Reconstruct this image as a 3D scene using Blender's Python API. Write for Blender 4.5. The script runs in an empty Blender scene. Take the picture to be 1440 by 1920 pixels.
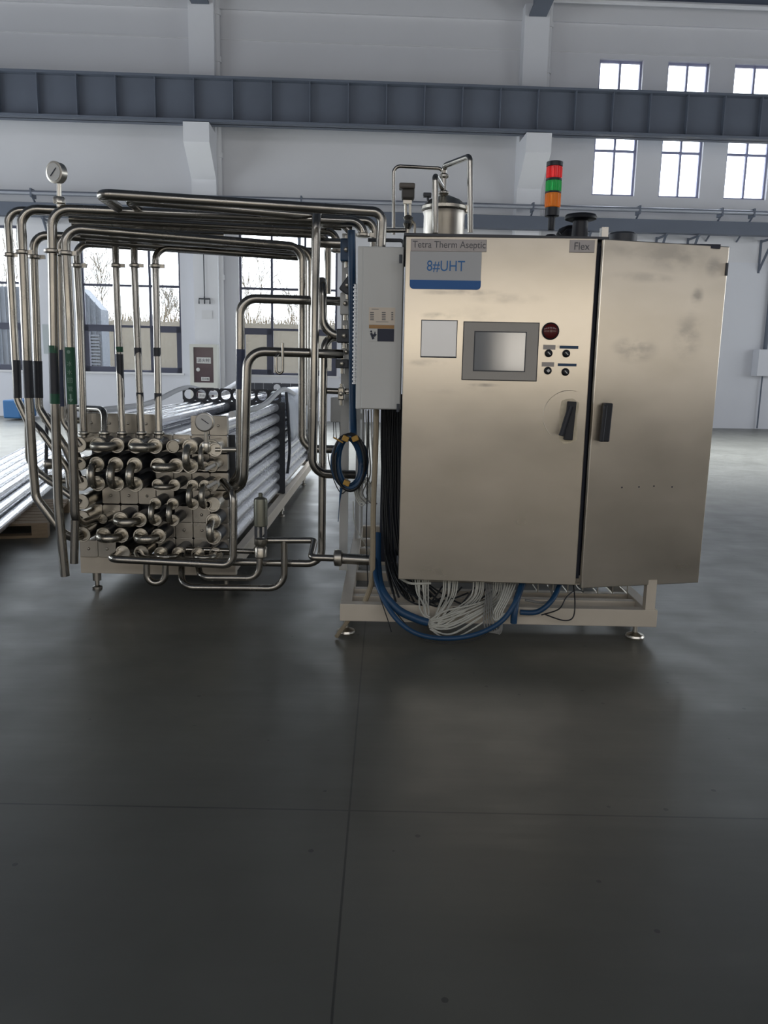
import bpy, math, random
from mathutils import Vector, Matrix
random.seed(7)
S = bpy.context.scene
COL = S.collection
PI = math.pi

# ------------------------------------------------------------------ camera, world, lights, exposure
F = 1500.0; PITCH = math.radians(10.3); ROLL = .02; H = 1.4
fw = Vector((0, math.cos(PITCH), -math.sin(PITCH)))
rt0 = Vector((1, 0, 0)); up0 = rt0.cross(fw)
rt = rt0*math.cos(ROLL) + up0*math.sin(ROLL)
up = up0*math.cos(ROLL) - rt0*math.sin(ROLL)
CP = Vector((0, 0, H))
cam = bpy.data.cameras.new('camera'); camo = bpy.data.objects.new('camera', cam); COL.objects.link(camo)
cam.sensor_fit = 'VERTICAL'; cam.sensor_height = 24.0; cam.sensor_width = 18.0
cam.lens = F/1920*24.0; cam.clip_start = .05; cam.clip_end = 300
m = Matrix((rt, up, -fw)).transposed().to_4x4(); m.translation = CP
camo.matrix_world = m
S.camera = camo

S.view_settings.view_transform = 'Standard'; S.view_settings.look = 'None'
S.view_settings.gamma = 1; S.view_settings.use_curve_mapping = False
S.view_settings.exposure = 0.0

SKY = 6.5
w = bpy.data.worlds.new('sky'); S.world = w; w.use_nodes = True
bg = w.node_tree.nodes['Background']; bg.inputs[0].default_value = (.86, .93, 1.0, 1); bg.inputs[1].default_value = SKY

def area(name, loc, rot, sx, sy, power, col=(1, 1, 1)):
    l = bpy.data.lights.new(name, 'AREA'); l.shape = 'RECTANGLE'; l.size = sx; l.size_y = sy
    l.energy = power; l.color = col
    o = bpy.data.objects.new(name, l); COL.objects.link(o); o.location = loc; o.rotation_euler = rot
    return o
REAR_Y = -13.0; LEFT_X = -17.0; RIGHT_X = 17.0; ROOF_Z = 9.95
REARW = [(x, 1.3, 3.6) for x in (-13.5, -8.1, -2.7, 2.7, 8.1, 13.5)] + [(x, 7.2, 9.4) for x in (-13.5, -8.1, -2.7, 2.7, 8.1, 13.5)]
for (x, z0, z1) in REARW:      # lower row stands for the rear windows' daylight; upper row is added fill
    area('rear_window_and_fill_light', (x, REAR_Y+.12, (z0+z1)/2), (PI/2, 0, 0), 3.6, z1-z0, 83 if z0 < 5 else 140, (1, .92, .80) if z0 < 5 else (.97, .97, 1))
for y in (4, 10, 16):           # fill lamps added on the two windowless side walls to lift the hall
    area('side_fill_light', (LEFT_X+.12, y, 3.0), (PI/2, 0, -PI/2), 4.5, 3.4, 400, (.86, .93, 1))
    area('side_fill_light', (RIGHT_X-.12, y, 3.0), (PI/2, 0, PI/2), 4.5, 3.4, 260 if y < 12 else 100, (.9, .95, 1))
for x in (-12, -6, 0, 6, 12):  # fill lamps added under the closed roof, narrow beam onto the far floor
    area('roof_fill_light', (x, 14.0, ROOF_Z-.06), (0, 0, 0), 2.0, 3.6, 640, (.88, .92, 1)).data.spread = math.radians(64)

# ------------------------------------------------------------------ pixel -> place helpers (1440x1920 frame)
def ray(x, y): return fw + rt*((x-720)/F) - up*((y-960)/F)
def at(x, y, Y):
    d = ray(x, y); return CP + d*(Y/d.y)
def atz(x, y, Z):
    d = ray(x, y); return CP + d*((Z-H)/d.z)
def proj(p):
    d = Vector(p)-CP; z = d.dot(fw); return (720+F*d.dot(rt)/z, 960-F*d.dot(up)/z)
def hz(px, Y, Z):
    X = (px-720)/F*Y
    for _ in range(6):
        e = px-proj((X, Y, Z))[0]; X += e*Y/F
    return Vector((X, Y, Z))
def plane(px, py, p0, n):
    d = ray(px, py); return CP + d*((Vector(p0)-CP).dot(n)/d.dot(n))

# ------------------------------------------------------------------ materials
def mat(name, col, rough=.5, metal=0, noise=0, nscale=8, bump=0, bscale=40, alpha=1, trans=0, emit=None, estr=0, spec=.5, aniso=0, rnoise=0, stretch=None, ior=1.45):
    mt = bpy.data.materials.new(name); mt.use_nodes = True
    nt = mt.node_tree; b = nt.nodes['Principled BSDF']
    b.inputs['Base Color'].default_value = (*col, 1); b.inputs['Roughness'].default_value = rough
    b.inputs['Metallic'].default_value = metal; b.inputs['IOR'].default_value = ior
    b.inputs['Transmission Weight'].default_value = trans
    b.inputs['Alpha'].default_value = alpha
    b.inputs['Specular IOR Level'].default_value = spec
    if aniso: b.inputs['Anisotropic'].default_value = aniso
    if emit: b.inputs['Emission Color'].default_value = (*emit, 1); b.inputs['Emission Strength'].default_value = estr
    if noise or bump or rnoise:
        tc = nt.nodes.new('ShaderNodeTexCoord'); src = tc.outputs['Object']
        if stretch:
            mp = nt.nodes.new('ShaderNodeMapping'); mp.inputs['Scale'].default_value = stretch
            nt.links.new(src, mp.inputs[0]); src = mp.outputs[0]
        n = nt.nodes.new('ShaderNodeTexNoise'); n.inputs['Scale'].default_value = nscale; n.inputs['Detail'].default_value = 5
        nt.links.new(src, n.inputs['Vector'])
        if noise:
            mx = nt.nodes.new('ShaderNodeMix'); mx.data_type = 'RGBA'
            mx.inputs[6].default_value = (*[c*(1-noise) for c in col], 1)
            mx.inputs[7].default_value = (*[min(1, c*(1+noise)) for c in col], 1)
            nt.links.new(n.outputs[0], mx.inputs[0]); nt.links.new(mx.outputs[2], b.inputs['Base Color'])
        if rnoise:
            mr = nt.nodes.new('ShaderNodeMapRange'); mr.inputs[1].default_value = .3; mr.inputs[2].default_value = .7
            mr.inputs[3].default_value = rough-rnoise; mr.inputs[4].default_value = rough+rnoise
            nt.links.new(n.outputs[0], mr.inputs[0]); nt.links.new(mr.outputs[0], b.inputs['Roughness'])
        if bump:
            n2 = nt.nodes.new('ShaderNodeTexNoise'); n2.inputs['Scale'].default_value = bscale; n2.inputs['Detail'].default_value = 4
            nt.links.new(src, n2.inputs['Vector'])
            bp = nt.nodes.new('ShaderNodeBump'); bp.inputs['Strength'].default_value = bump; bp.inputs['Distance'].default_value = .01
            nt.links.new(n2.outputs[0], bp.inputs['Height']); nt.links.new(bp.outputs[0], b.inputs['Normal'])
    return mt

WALL = mat('painted_wall', (.70, .70, .72), .75, noise=.05, nscale=.6, bump=.05, bscale=20)
PILLAR = mat('painted_pillar', (.78, .785, .81), .7, noise=.04, nscale=1)
PANEL = mat('lower_wall_paint', (.68, .69, .73), .6, noise=.04, nscale=.8)
TRIM = mat('wall_trim', (.72, .72, .73), .7)
ROOF = mat('roof_sheet', (.10, .12, .16), .7, noise=.1, nscale=2)
GIRDER = mat('girder_paint', (.125, .145, .185), .55, noise=.12, nscale=1.5)
FRAME = mat('window_frame', (.07, .075, .11), .5)
FRAMEL = mat('upper_window_frame', (.30, .31, .45), .5)
GLASS = mat('window_glass', (1, 1, 1), .02, alpha=.08, spec=.5)
STEEL = mat('brushed_steel', (.56, .53, .48), .30, 1, noise=.10, nscale=5, rnoise=.08)
STEELD = mat('dull_steel', (.46, .43, .38), .34, 1, noise=.15, nscale=7, rnoise=.08)
PIPE = mat('pipe_steel', (.36, .34, .305), .23, 1, noise=.12, nscale=9, rnoise=.06)
PIPED = mat('elbow_steel', (.46, .43, .37), .3, 1, noise=.15, nscale=20, rnoise=.06)
FLANGE = mat('flange_steel', (.68, .64, .56), .3, 1, noise=.12, nscale=30)
SHELL = mat('tube_shell', (.88, .89, .93), .24, .7, noise=.06, nscale=6, rnoise=.08)
BLACK = mat('black_plastic', (.012, .014, .02), .45)
DARK = mat('dark_steel', (.05, .055, .065), .45, noise=.2, nscale=10)
DARKIN = mat('cabinet_interior', (.03, .035, .055), .6)
GREYBOX = mat('grey_enamel', (.62, .625, .605), .4, noise=.05, nscale=3)
WHITE = mat('white_plastic', (.62, .62, .6), .5)
OFFW = mat('cream_plate', (.72, .64, .54), .6)
ORANGE = mat('orange_strip', (.42, .24, .10), .6)
INK = mat('dark_ink', (.03, .035, .06), .6)
INKG = mat('grey_ink', (.12, .12, .13), .6)
BLUE = mat('blue_plastic', (.014, .055, .125), .4, noise=.2, nscale=12)
BLUEP = mat('blue_paint', (.02, .12, .36), .5)
BLUET = mat('blue_lettering', (.03, .16, .42), .5)
SIGN = mat('sign_face', (.50, .51, .52), .5)
NAMEP = mat('name_plate', (.26, .245, .24), .4, .8)
CABLEW = mat('white_cable', (.50, .50, .45), .5)
CABLEK = mat('black_cable', (.015, .017, .02), .4)
CABLEG = mat('grey_cable', (.2, .2, .19), .5)
BROWN = mat('beige_conduit', (.30, .25, .17), .5, noise=.15, nscale=30)
YEL = mat('yellow_tape', (.45, .26, .05), .5)
GREEN = mat('green_tape', (.02, .10, .055), .5, noise=.15, nscale=40)
TAPE = mat('dark_tape', (.03, .033, .042), .45, noise=.3, nscale=30)
TAPEB = mat('blue_grey_tape', (.05, .065, .12), .45, noise=.3, nscale=30)
GREENTXT = mat('tape_lettering', (.20, .32, .26), .6)
HMI = mat('panel_grey', (.42, .395, .36), .5)
SCREEN = mat('screen_glass', (.16, .165, .17), .08, .0, spec=1.0, ior=1.8)
REDL = mat('red_lens', (.10, .008, .008), .15)
WOOD = mat('pallet_wood', (.30, .22, .14), .8, noise=.35, nscale=6, stretch=(1, 8, 8))
MAROON = mat('maroon_glass', (.07, .045, .055), .15, noise=.2, nscale=3)
CREAM = mat('cream_metal', (.60, .60, .55), .5)
LR = mat('red_light', (.75, .02, .02), .15, trans=.4, noise=.3, nscale=25, emit=(1, .03, .03), estr=.12)
LG = mat('green_light', (.01, .35, .07), .15, trans=.4, noise=.3, nscale=25, emit=(.02, .8, .15), estr=.08)
LA = mat('amber_light', (.75, .23, .02), .15, trans=.4, noise=.3, nscale=25, emit=(1, .3, .02), estr=.08)
SHEET = mat('plastic_sheet', (.62, .66, .72), .3, noise=.1, nscale=6, bump=.5, bscale=9)
FOAM = mat('white_foam', (.70, .71, .72), .6)
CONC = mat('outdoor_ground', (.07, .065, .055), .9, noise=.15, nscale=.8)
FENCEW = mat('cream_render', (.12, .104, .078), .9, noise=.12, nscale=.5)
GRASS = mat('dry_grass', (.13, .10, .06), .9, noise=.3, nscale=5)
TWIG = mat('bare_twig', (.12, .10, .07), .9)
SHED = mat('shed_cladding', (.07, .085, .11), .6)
LOUV = mat('louvre_paint', (.11, .125, .15), .6)
DIAL = mat('gauge_dial', (.62, .62, .60), .35)

def floor_material():
    mt = bpy.data.materials.new('concrete_floor'); mt.use_nodes = True; nt = mt.node_tree; b = nt.nodes['Principled BSDF']
    N = nt.nodes.new; L = nt.links.new
    tc = N('ShaderNodeTexCoord'); n = N('ShaderNodeTexNoise'); n.inputs['Scale'].default_value = .9; n.inputs['Detail'].default_value = 8
    L(tc.outputs['Object'], n.inputs['Vector'])
    cr = N('ShaderNodeValToRGB'); cr.color_ramp.elements[0].position = .3; cr.color_ramp.elements[0].color = (.078, .078, .064, 1)
    cr.color_ramp.elements[1].position = .7; cr.color_ramp.elements[1].color = (.115, .115, .097, 1)
    L(n.outputs[0], cr.inputs[0])
    # dark specks
    v = N('ShaderNodeTexVoronoi'); v.inputs['Scale'].default_value = 7; L(tc.outputs['Object'], v.inputs['Vector'])
    lt = N('ShaderNodeMath'); lt.operation = 'LESS_THAN'; lt.inputs[1].default_value = .06; L(v.outputs['Distance'], lt.inputs[0])
    n3 = N('ShaderNodeTexNoise'); n3.inputs['Scale'].default_value = 1.7; L(tc.outputs['Object'], n3.inputs['Vector'])
    gt = N('ShaderNodeMath'); gt.operation = 'GREATER_THAN'; gt.inputs[1].default_value = .47; L(n3.outputs[0], gt.inputs[0])
    mu = N('ShaderNodeMath'); mu.operation = 'MULTIPLY'; L(lt.outputs[0], mu.inputs[0]); L(gt.outputs[0], mu.inputs[1])
    # saw-cut joints, a 6 m grid
    sp = N('ShaderNodeSeparateXYZ'); L(tc.outputs['Object'], sp.inputs[0])
    def line(axis, off, wdt):
        a = N('ShaderNodeMath'); a.operation = 'SUBTRACT'; L(sp.outputs[axis], a.inputs[0]); a.inputs[1].default_value = off
        c = N('ShaderNodeMath'); c.operation = 'PINGPONG'; c.inputs[1].default_value = 3.0; L(a.outputs[0], c.inputs[0])
        d = N('ShaderNodeMath'); d.operation = 'LESS_THAN'; d.inputs[1].default_value = wdt; L(c.outputs[0], d.inputs[0]); return d
    jx = atz(655, 1521, 0).x; jy = atz(720, 1521, 0).y
    a1 = line('X', jx, .0032); a2 = line('Y', jy, .0036)
    mxx = N('ShaderNodeMath'); mxx.operation = 'MAXIMUM'; L(a1.outputs[0], mxx.inputs[0]); L(a2.outputs[0], mxx.inputs[1])
    mx2 = N('ShaderNodeMath'); mx2.operation = 'MAXIMUM'; L(mxx.outputs[0], mx2.inputs[0]); L(mu.outputs[0], mx2.inputs[1])
    mix = N('ShaderNodeMix'); mix.data_type = 'RGBA'; mix.inputs[7].default_value = (.035, .035, .033, 1)
    ml = N('ShaderNodeMath'); ml.operation = 'MULTIPLY'; ml.inputs[1].default_value = .85; L(mx2.outputs[0], ml.inputs[0])
    L(ml.outputs[0], mix.inputs[0]); L(cr.outputs[0], mix.inputs[6]); L(mix.outputs[2], b.inputs['Base Color'])
    n2 = N('ShaderNodeTexNoise'); n2.inputs['Scale'].default_value = 3.5; n2.inputs['Detail'].default_value = 6; L(tc.outputs['Object'], n2.inputs['Vector'])
    mr = N('ShaderNodeMapRange'); mr.inputs[1].default_value = .3; mr.inputs[2].default_value = .7; mr.inputs[3].default_value = .34; mr.inputs[4].default_value = .50
    L(n2.outputs[0], mr.inputs[0]); L(mr.outputs[0], b.inputs['Roughness'])
    b.inputs['Specular IOR Level'].default_value = .6; b.inputs['Coat Weight'].default_value = .25; b.inputs['Coat Roughness'].default_value = .30; b.inputs['Coat IOR'].default_value = 1.6
    wv = N('ShaderNodeTexNoise'); wv.inputs['Scale'].default_value = 1.0; wv.inputs['Detail'].default_value = 3
    mp = N('ShaderNodeMapping'); mp.inputs['Scale'].default_value = (.8, 5, 1); L(tc.outputs['Object'], mp.inputs[0]); L(mp.outputs[0], wv.inputs['Vector'])
    bp = N('ShaderNodeBump'); bp.inputs['Strength'].default_value = .22; bp.inputs['Distance'].default_value = .02
    L(wv.outputs[0], bp.inputs['Height']); L(bp.outputs[0], b.inputs['Normal'])
    return mt
FLOOR = floor_material()

def door_steel(name, blobs, seed):
    """brushed stainless sheet with handling smudges; blobs = (world x, z, radius x, radius z, amount)"""
    mt = bpy.data.materials.new(name); mt.use_nodes = True; nt = mt.node_tree; b = nt.nodes['Principled BSDF']
    N = nt.nodes.new; L = nt.links.new
    b.inputs['Metallic'].default_value = 1; b.inputs['Anisotropic'].default_value = .85
    tg = N('ShaderNodeTangent'); tg.direction_type = 'RADIAL'; tg.axis = 'Z'; L(tg.outputs[0], b.inputs['Tangent'])
    geo = N('ShaderNodeTexCoord')
    mp = N('ShaderNodeMapping'); mp.inputs['Scale'].default_value = (90, 90, 1.5); mp.inputs['Location'].default_value = (seed, 0, seed)
    L(geo.outputs['Object'], mp.inputs[0])
    nb = N('ShaderNodeTexNoise'); nb.inputs['Scale'].default_value = 3; nb.inputs['Detail'].default_value = 3; L(mp.outputs[0], nb.inputs['Vector'])
    ns = N('ShaderNodeTexNoise'); ns.inputs['Scale'].default_value = 2.2; ns.inputs['Detail'].default_value = 3
    mp2 = N('ShaderNodeMapping'); mp2.inputs['Scale'].default_value = (1, 1, 1.8); mp2.inputs['Location'].default_value = (seed*3, 0, seed)
    L(geo.outputs['Object'], mp2.inputs[0]); L(mp2.outputs[0], ns.inputs['Vector'])
    tot = None
    nd = N('ShaderNodeTexNoise'); nd.inputs['Scale'].default_value = 9; nd.inputs['Detail'].default_value = 6; L(mp2.outputs[0], nd.inputs['Vector'])
    for (x, z, rx, rz, am) in blobs:
        m3 = N('ShaderNodeVectorMath'); m3.operation = 'SUBTRACT'; m3.inputs[1].default_value = (x, 0, z); L(geo.outputs['Object'], m3.inputs[0])
        m4 = N('ShaderNodeVectorMath'); m4.operation = 'MULTIPLY'; m4.inputs[1].default_value = (1/rx, 0, 1/rz); L(m3.outputs[0], m4.inputs[0])
        ln = N('ShaderNodeVectorMath'); ln.operation = 'LENGTH'; L(m4.outputs[0], ln.inputs[0])
        r = N('ShaderNodeMapRange'); r.inputs[1].default_value = 1.15; r.inputs[2].default_value = .2; r.inputs[3].default_value = 0; r.inputs[4].default_value = am
        r.interpolation_type = 'SMOOTHSTEP'; L(ln.outputs['Value'], r.inputs[0])
        if tot is None: tot = r.outputs[0]
        else:
            ad = N('ShaderNodeMath'); ad.operation = 'MAXIMUM'; L(tot, ad.inputs[0]); L(r.outputs[0], ad.inputs[1]); tot = ad.outputs[0]
    dn = N('ShaderNodeMapRange'); dn.inputs[1].default_value = .38; dn.inputs[2].default_value = .62; L(nd.outputs[0], dn.inputs[0])
    mm = N('ShaderNodeMath'); mm.operation = 'MULTIPLY'; L(tot, mm.inputs[0]); L(dn.outputs[0], mm.inputs[1])
    cr = N('ShaderNodeValToRGB'); cr.color_ramp.elements[0].position = .3; cr.color_ramp.elements[0].color = (.55, .50, .42, 1)
    cr.color_ramp.elements[1].position = .7; cr.color_ramp.elements[1].color = (.65, .59, .505, 1); L(ns.outputs[0], cr.inputs[0])
    mx = N('ShaderNodeMix'); mx.data_type = 'RGBA'; mx.inputs[7].default_value = (.27, .25, .23, 1)
    L(mm.outputs[0], mx.inputs[0]); L(cr.outputs[0], mx.inputs[6]); L(mx.outputs[2], b.inputs['Base Color'])
    mr = N('ShaderNodeMapRange'); mr.inputs[1].default_value = .3; mr.inputs[2].default_value = .7; mr.inputs[3].default_value = .27; mr.inputs[4].default_value = .34
    L(ns.outputs[0], mr.inputs[0]); L(mr.outputs[0], b.inputs['Roughness'])
    return mt

# ------------------------------------------------------------------ mesh helpers
def fillet(pts, rad, seg=7):
    pts = [Vector(p) for p in pts]
    if len(pts) < 3 or rad <= 0: return pts
    out = [pts[0]]
    for i in range(1, len(pts)-1):
        a, b, c = pts[i-1], pts[i], pts[i+1]
        d1 = (a-b); d2 = (c-b); l1 = d1.length; l2 = d2.length
        if l1 < 1e-6 or l2 < 1e-6: continue
        d1 /= l1; d2 /= l2
        ang = d1.angle(d2)
        if ang > PI-.02: out.append(b); continue
        t = rad/math.tan(ang/2); lim = min(l1*(.98 if i == 1 else .5), l2*(.98 if i == len(pts)-2 else .5)); t = min(t, lim)
        r = t*math.tan(ang/2)
        bis = (d1+d2).normalized(); cen = b+bis*(r/math.sin(ang/2))
        s = b+d1*t-cen; e = b+d2*t-cen; tot = s.angle(e)
        n = max(3, int(seg*tot/(PI/2))+1)
        for k in range(n+1):
            f = k/n; out.append(cen+(s*math.sin((1-f)*tot)+e*math.sin(f*tot))/math.sin(tot))
    out.append(pts[-1]); return out
def smooth_curve(pts, n=10):
    pts = [Vector(p) for p in pts]; P = [pts[0]]+pts+[pts[-1]]; out = []
    for i in range(1, len(P)-2):
        for k in range(n):
            t = k/n; a, b, c, d = P[i-1], P[i], P[i+1], P[i+2]
            out.append(.5*((2*b)+(c-a)*t+(2*a-5*b+4*c-d)*t*t+(3*b-a-3*c+d)*t**3))
    out.append(pts[-1]); return out
class MB:
    def __init__(s): s.v = []; s.f = []
    def add(s, vs, fs):
        o = len(s.v); s.v += [Vector(v) for v in vs]; s.f += [tuple(i+o for i in f) for f in fs]; return s
    def box(s, c, size, rz=0, M=None):
        hx, hy, hz_ = size[0]/2, size[1]/2, size[2]/2
        vs = [Vector((x, y, z)) for x in (-hx, hx) for y in (-hy, hy) for z in (-hz_, hz_)]
        R = M if M is not None else Matrix.Rotation(rz, 3, 'Z')
        c = Vector(c)
        return s.add([c+R@v for v in vs], [(0, 1, 3, 2), (4, 6, 7, 5), (0, 4, 5, 1), (2, 3, 7, 6), (0, 2, 6, 4), (1, 5, 7, 3)])
    def bb(s, x0, x1, y0, y1, z0, z1): return s.box(((x0+x1)/2, (y0+y1)/2, (z0+z1)/2), (abs(x1-x0), abs(y1-y0), abs(z1-z0)))
    def tube(s, path, r, n=12, cap=True, closed=False):
        path = [Vector(p) for p in path]
        q = [path[0]]
        for p in path[1:]:
            if (p-q[-1]).length > 1e-5: q.append(p)
        path = q; L = len(path); rr = r if callable(r) else (lambda i: r)
        t0 = (path[1]-path[0]).normalized()
        ref = Vector((0, 0, 1)) if abs(t0.z) < .9 else Vector((1, 0, 0))
        nrm = (ref-t0*ref.dot(t0)).normalized(); vs = []; fs = []
        for i, p in enumerate(path):
            t = (path[min(i+1, L-1)]-path[max(i-1, 0)])
            if closed: t = path[(i+1) % L]-path[i-1]
            t.normalize(); nrm = (nrm-t*nrm.dot(t)).normalized(); bn = t.cross(nrm)
            for k in range(n):
                a = 2*PI*k/n; vs.append(p+(nrm*math.cos(a)+bn*math.sin(a))*rr(i))
        for i in range(L-1 if not closed else L):
            j = (i+1) % L
            for k in range(n): fs.append((i*n+k, i*n+(k+1) % n, j*n+(k+1) % n, j*n+k))
        if cap and not closed:
            fs.append(tuple(range(n))[::-1]); fs.append(tuple((L-1)*n+k for k in range(n)))
        return s.add(vs, fs)
    def cyl(s, a, b, r, n=16, r2=None):
        a, b = Vector(a), Vector(b); r2 = r if r2 is None else r2
        return s.tube([a, b], (lambda i: r if i == 0 else r2), n)
    def lathe(s, c, prof, axis=(0, 0, 1), n=24):
        c = Vector(c); ax = Vector(axis).normalized()
        ref = Vector((0, 0, 1)) if abs(ax.z) < .9 else Vector((1, 0, 0))
        u = (ref-ax*ref.dot(ax)).normalized(); w_ = ax.cross(u); vs = []; fs = []
        for (r, h) in prof:
            for k in range(n):
                a = 2*PI*k/n; vs.append(c+ax*h+(u*math.cos(a)+w_*math.sin(a))*r)
        for i in range(len(prof)-1):
            for k in range(n): fs.append((i*n+k, i*n+(k+1) % n, (i+1)*n+(k+1) % n, (i+1)*n+k))
        fs.append(tuple(range(n))[::-1]); fs.append(tuple((len(prof)-1)*n+k for k in range(n)))
        return s.add(vs, fs)
    def prism(s, poly, ext):
        n = len(poly); ext = Vector(ext); a = [Vector(p) for p in poly]
        return s.add(a+[p+ext for p in a], [tuple(range(n))[::-1], tuple(range(n, 2*n))]+[(i, (i+1) % n, n+(i+1) % n, n+i) for i in range(n)])
    def obj(s, name, mt, parent=None, origin=None, smooth=True, bev=0):
        o_ = ORG[parent.name] if parent is not None else (Vector(origin) if origin is not None else s.base())
        me = bpy.data.meshes.new(name); me.from_pydata([tuple(v-o_) for v in s.v], [], s.f)
        import bmesh
        bm = bmesh.new(); bm.from_mesh(me); bmesh.ops.recalc_face_normals(bm, faces=bm.faces); bm.to_mesh(me); bm.free()
        me.materials.append(mt)
        if smooth:
            me.polygons.foreach_set('use_smooth', [True]*len(me.polygons)); me.set_sharp_from_angle(angle=math.radians(40))
        o = bpy.data.objects.new(name, me); COL.objects.link(o); ORG[o.name] = o_
        if parent is not None: o.parent = parent
        else: o.location = o_
        if bev:
            b = o.modifiers.new('edge', 'BEVEL'); b.width = bev; b.segments = 2; b.limit_method = 'ANGLE'
        return o
    def base(s):
        xs = [v.x for v in s.v]; ys = [v.y for v in s.v]; zs = [v.z for v in s.v]
        return Vector(((min(xs)+max(xs))/2, (min(ys)+max(ys))/2, min(zs)))
ORG = {}
ORD = ['first', 'second', 'third', 'fourth', 'fifth', 'sixth', 'seventh', 'eighth', 'ninth', 'tenth', 'eleventh', 'twelfth', 'thirteenth', 'fourteenth', 'fifteenth', 'sixteenth']
def tag(o, label, cat, group=None):
    o['label'] = label; o['category'] = cat
    if group: o['group'] = group
    return o
def thing(name, loc, label, cat, group=None):
    o = bpy.data.objects.new(name, None); COL.objects.link(o); o.location = loc; ORG[o.name] = Vector(loc); o.empty_display_size = .1
    return tag(o, label, cat, group)
def struct(o): o['kind'] = 'structure'; return o
def text(body, width, mt, parent, loc, M, name='lettering', depth=.001, height=None):
    cu = bpy.data.curves.new('t', 'FONT'); cu.body = body; cu.align_x = 'CENTER'; cu.align_y = 'CENTER'; cu.extrude = .02; cu.size = 1
    o = bpy.data.objects.new('t', cu); COL.objects.link(o)
    dg = bpy.context.evaluated_depsgraph_get(); dg.update()
    me = bpy.data.meshes.new_from_object(o.evaluated_get(dg)); bpy.data.objects.remove(o)
    xs = [v.co.x for v in me.vertices]; ys = [v.co.y for v in me.vertices]
    if not xs: return None
    wd = max(xs)-min(xs); sc = width/wd; cx = (max(xs)+min(xs))/2; cy = (max(ys)+min(ys))/2
    sy = sc if height is None else height/(max(ys)-min(ys))
    org = ORG[parent.name]
    for v in me.vertices:
        p = Vector(((v.co.x-cx)*sc, (v.co.y-cy)*sy, v.co.z/.02*depth)); v.co = M@p+Vector(loc)-org
    me.materials.clear(); me.materials.append(mt)
    t = bpy.data.objects.new(name, me); COL.objects.link(t); t.parent = parent; ORG[t.name] = org
    return t
def facing(rz): return Matrix.Rotation(rz, 3, 'Z')@Matrix.Rotation(PI/2, 3, 'X')   # text plane facing -Y

# ------------------------------------------------------------------ SETTING: the hall
WA = math.atan(.04); WO = Vector((0, 20.5, 0)); EX = Vector((math.cos(WA), math.sin(WA), 0)); EN = Vector((math.sin(WA), -math.cos(WA), 0))
def W(px, py, off=0):
    p = plane(px, py, WO+EN*off, EN)-WO; return p.dot(EX), p.z
def wp(u, v, z): return WO+EX*u+EN*v+Vector((0, 0, z))
def wbox(mb, u0, u1, v0, v1, z0, z1):
    return mb.box(wp((u0+u1)/2, (v0+v1)/2, (z0+z1)/2), (abs(u1-u0), abs(v1-v0), abs(z1-z0)), WA)
fl = MB().bb(-18, 18, REAR_Y-.3, 21.6, -.2, 0).obj('floor', FLOOR, origin=(0, 0, 0), smooth=False); struct(fl)
def holes_wall(name, holes, u0, u1, z0, z1, v0, v1, mt, put):
    us = sorted({u0, u1, *[h[0] for h in holes], *[h[1] for h in holes]}); zs = sorted({z0, z1, *[h[2] for h in holes], *[h[3] for h in holes]})
    mb = MB()
    for i in range(len(us)-1):
        start = None
        for j in range(len(zs)-1):
            cu, cz = (us[i]+us[i+1])/2, (zs[j]+zs[j+1])/2
            if any(h[0] < cu < h[1] and h[2] < cz < h[3] for h in holes): continue
            put(mb, us[i], us[i+1], v0, v1, zs[j], zs[j+1])
    return struct(mb.obj(name, mt, smooth=False))
# window openings in the far wall
def wr(x0, y0, x1, y1): # pixels -> u0,u1,z0,z1
    a = W(x0, y0); b = W(x1, y1); return (a[0], b[0], b[1], a[1])
low = []
ub0 = W(158, 693)[0]; ub1 = W(342, 703)[0]; zs0 = W(250, 698)[1]; zt = W(250, 428)[1]
low.append((ub0, ub1, zs0, zt))
u20 = W(450, 700)[0]; wdt = ub1-ub0; low.append((u20, u20+wdt, zs0, zt))
u00 = W(47, 690)[0]; low.append((u00-wdt, u00, zs0, zt))
upw = []
for (x0, x1) in ((1117, 1198), (1244, 1322), (1368, 1449)):
    upw.append((W(x0, 240)[0], W(x1, 240)[0], W((x0+x1)/2-6, 365 + (x0-1117)*.045)[1], W((x0+x1)/2+4, 110+(x0-1117)*.045)[1]))
zu0 = sum(h[2] for h in upw)/3; zu1 = sum(h[3] for h in upw)/3
upw = [(h[0], h[1], zu0, zu1) for h in upw]
sp = upw[1][0]-upw[0][0]
upw += [(upw[2][0]+k*sp, upw[2][1]+k*sp, zu0, zu1) for k in (1, 2, 3)] + [(-17.6+k*sp, -17.6+k*sp+upw[0][1]-upw[0][0], zu0, zu1) for k in (0, 1, 2, 3)]
holes_wall('wall_back', low+upw, -18, 18, 0, ROOF_Z, -.24, 0, WALL, wbox)
wall_low_top = W(1300, 490)[1]
n = 0
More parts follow.
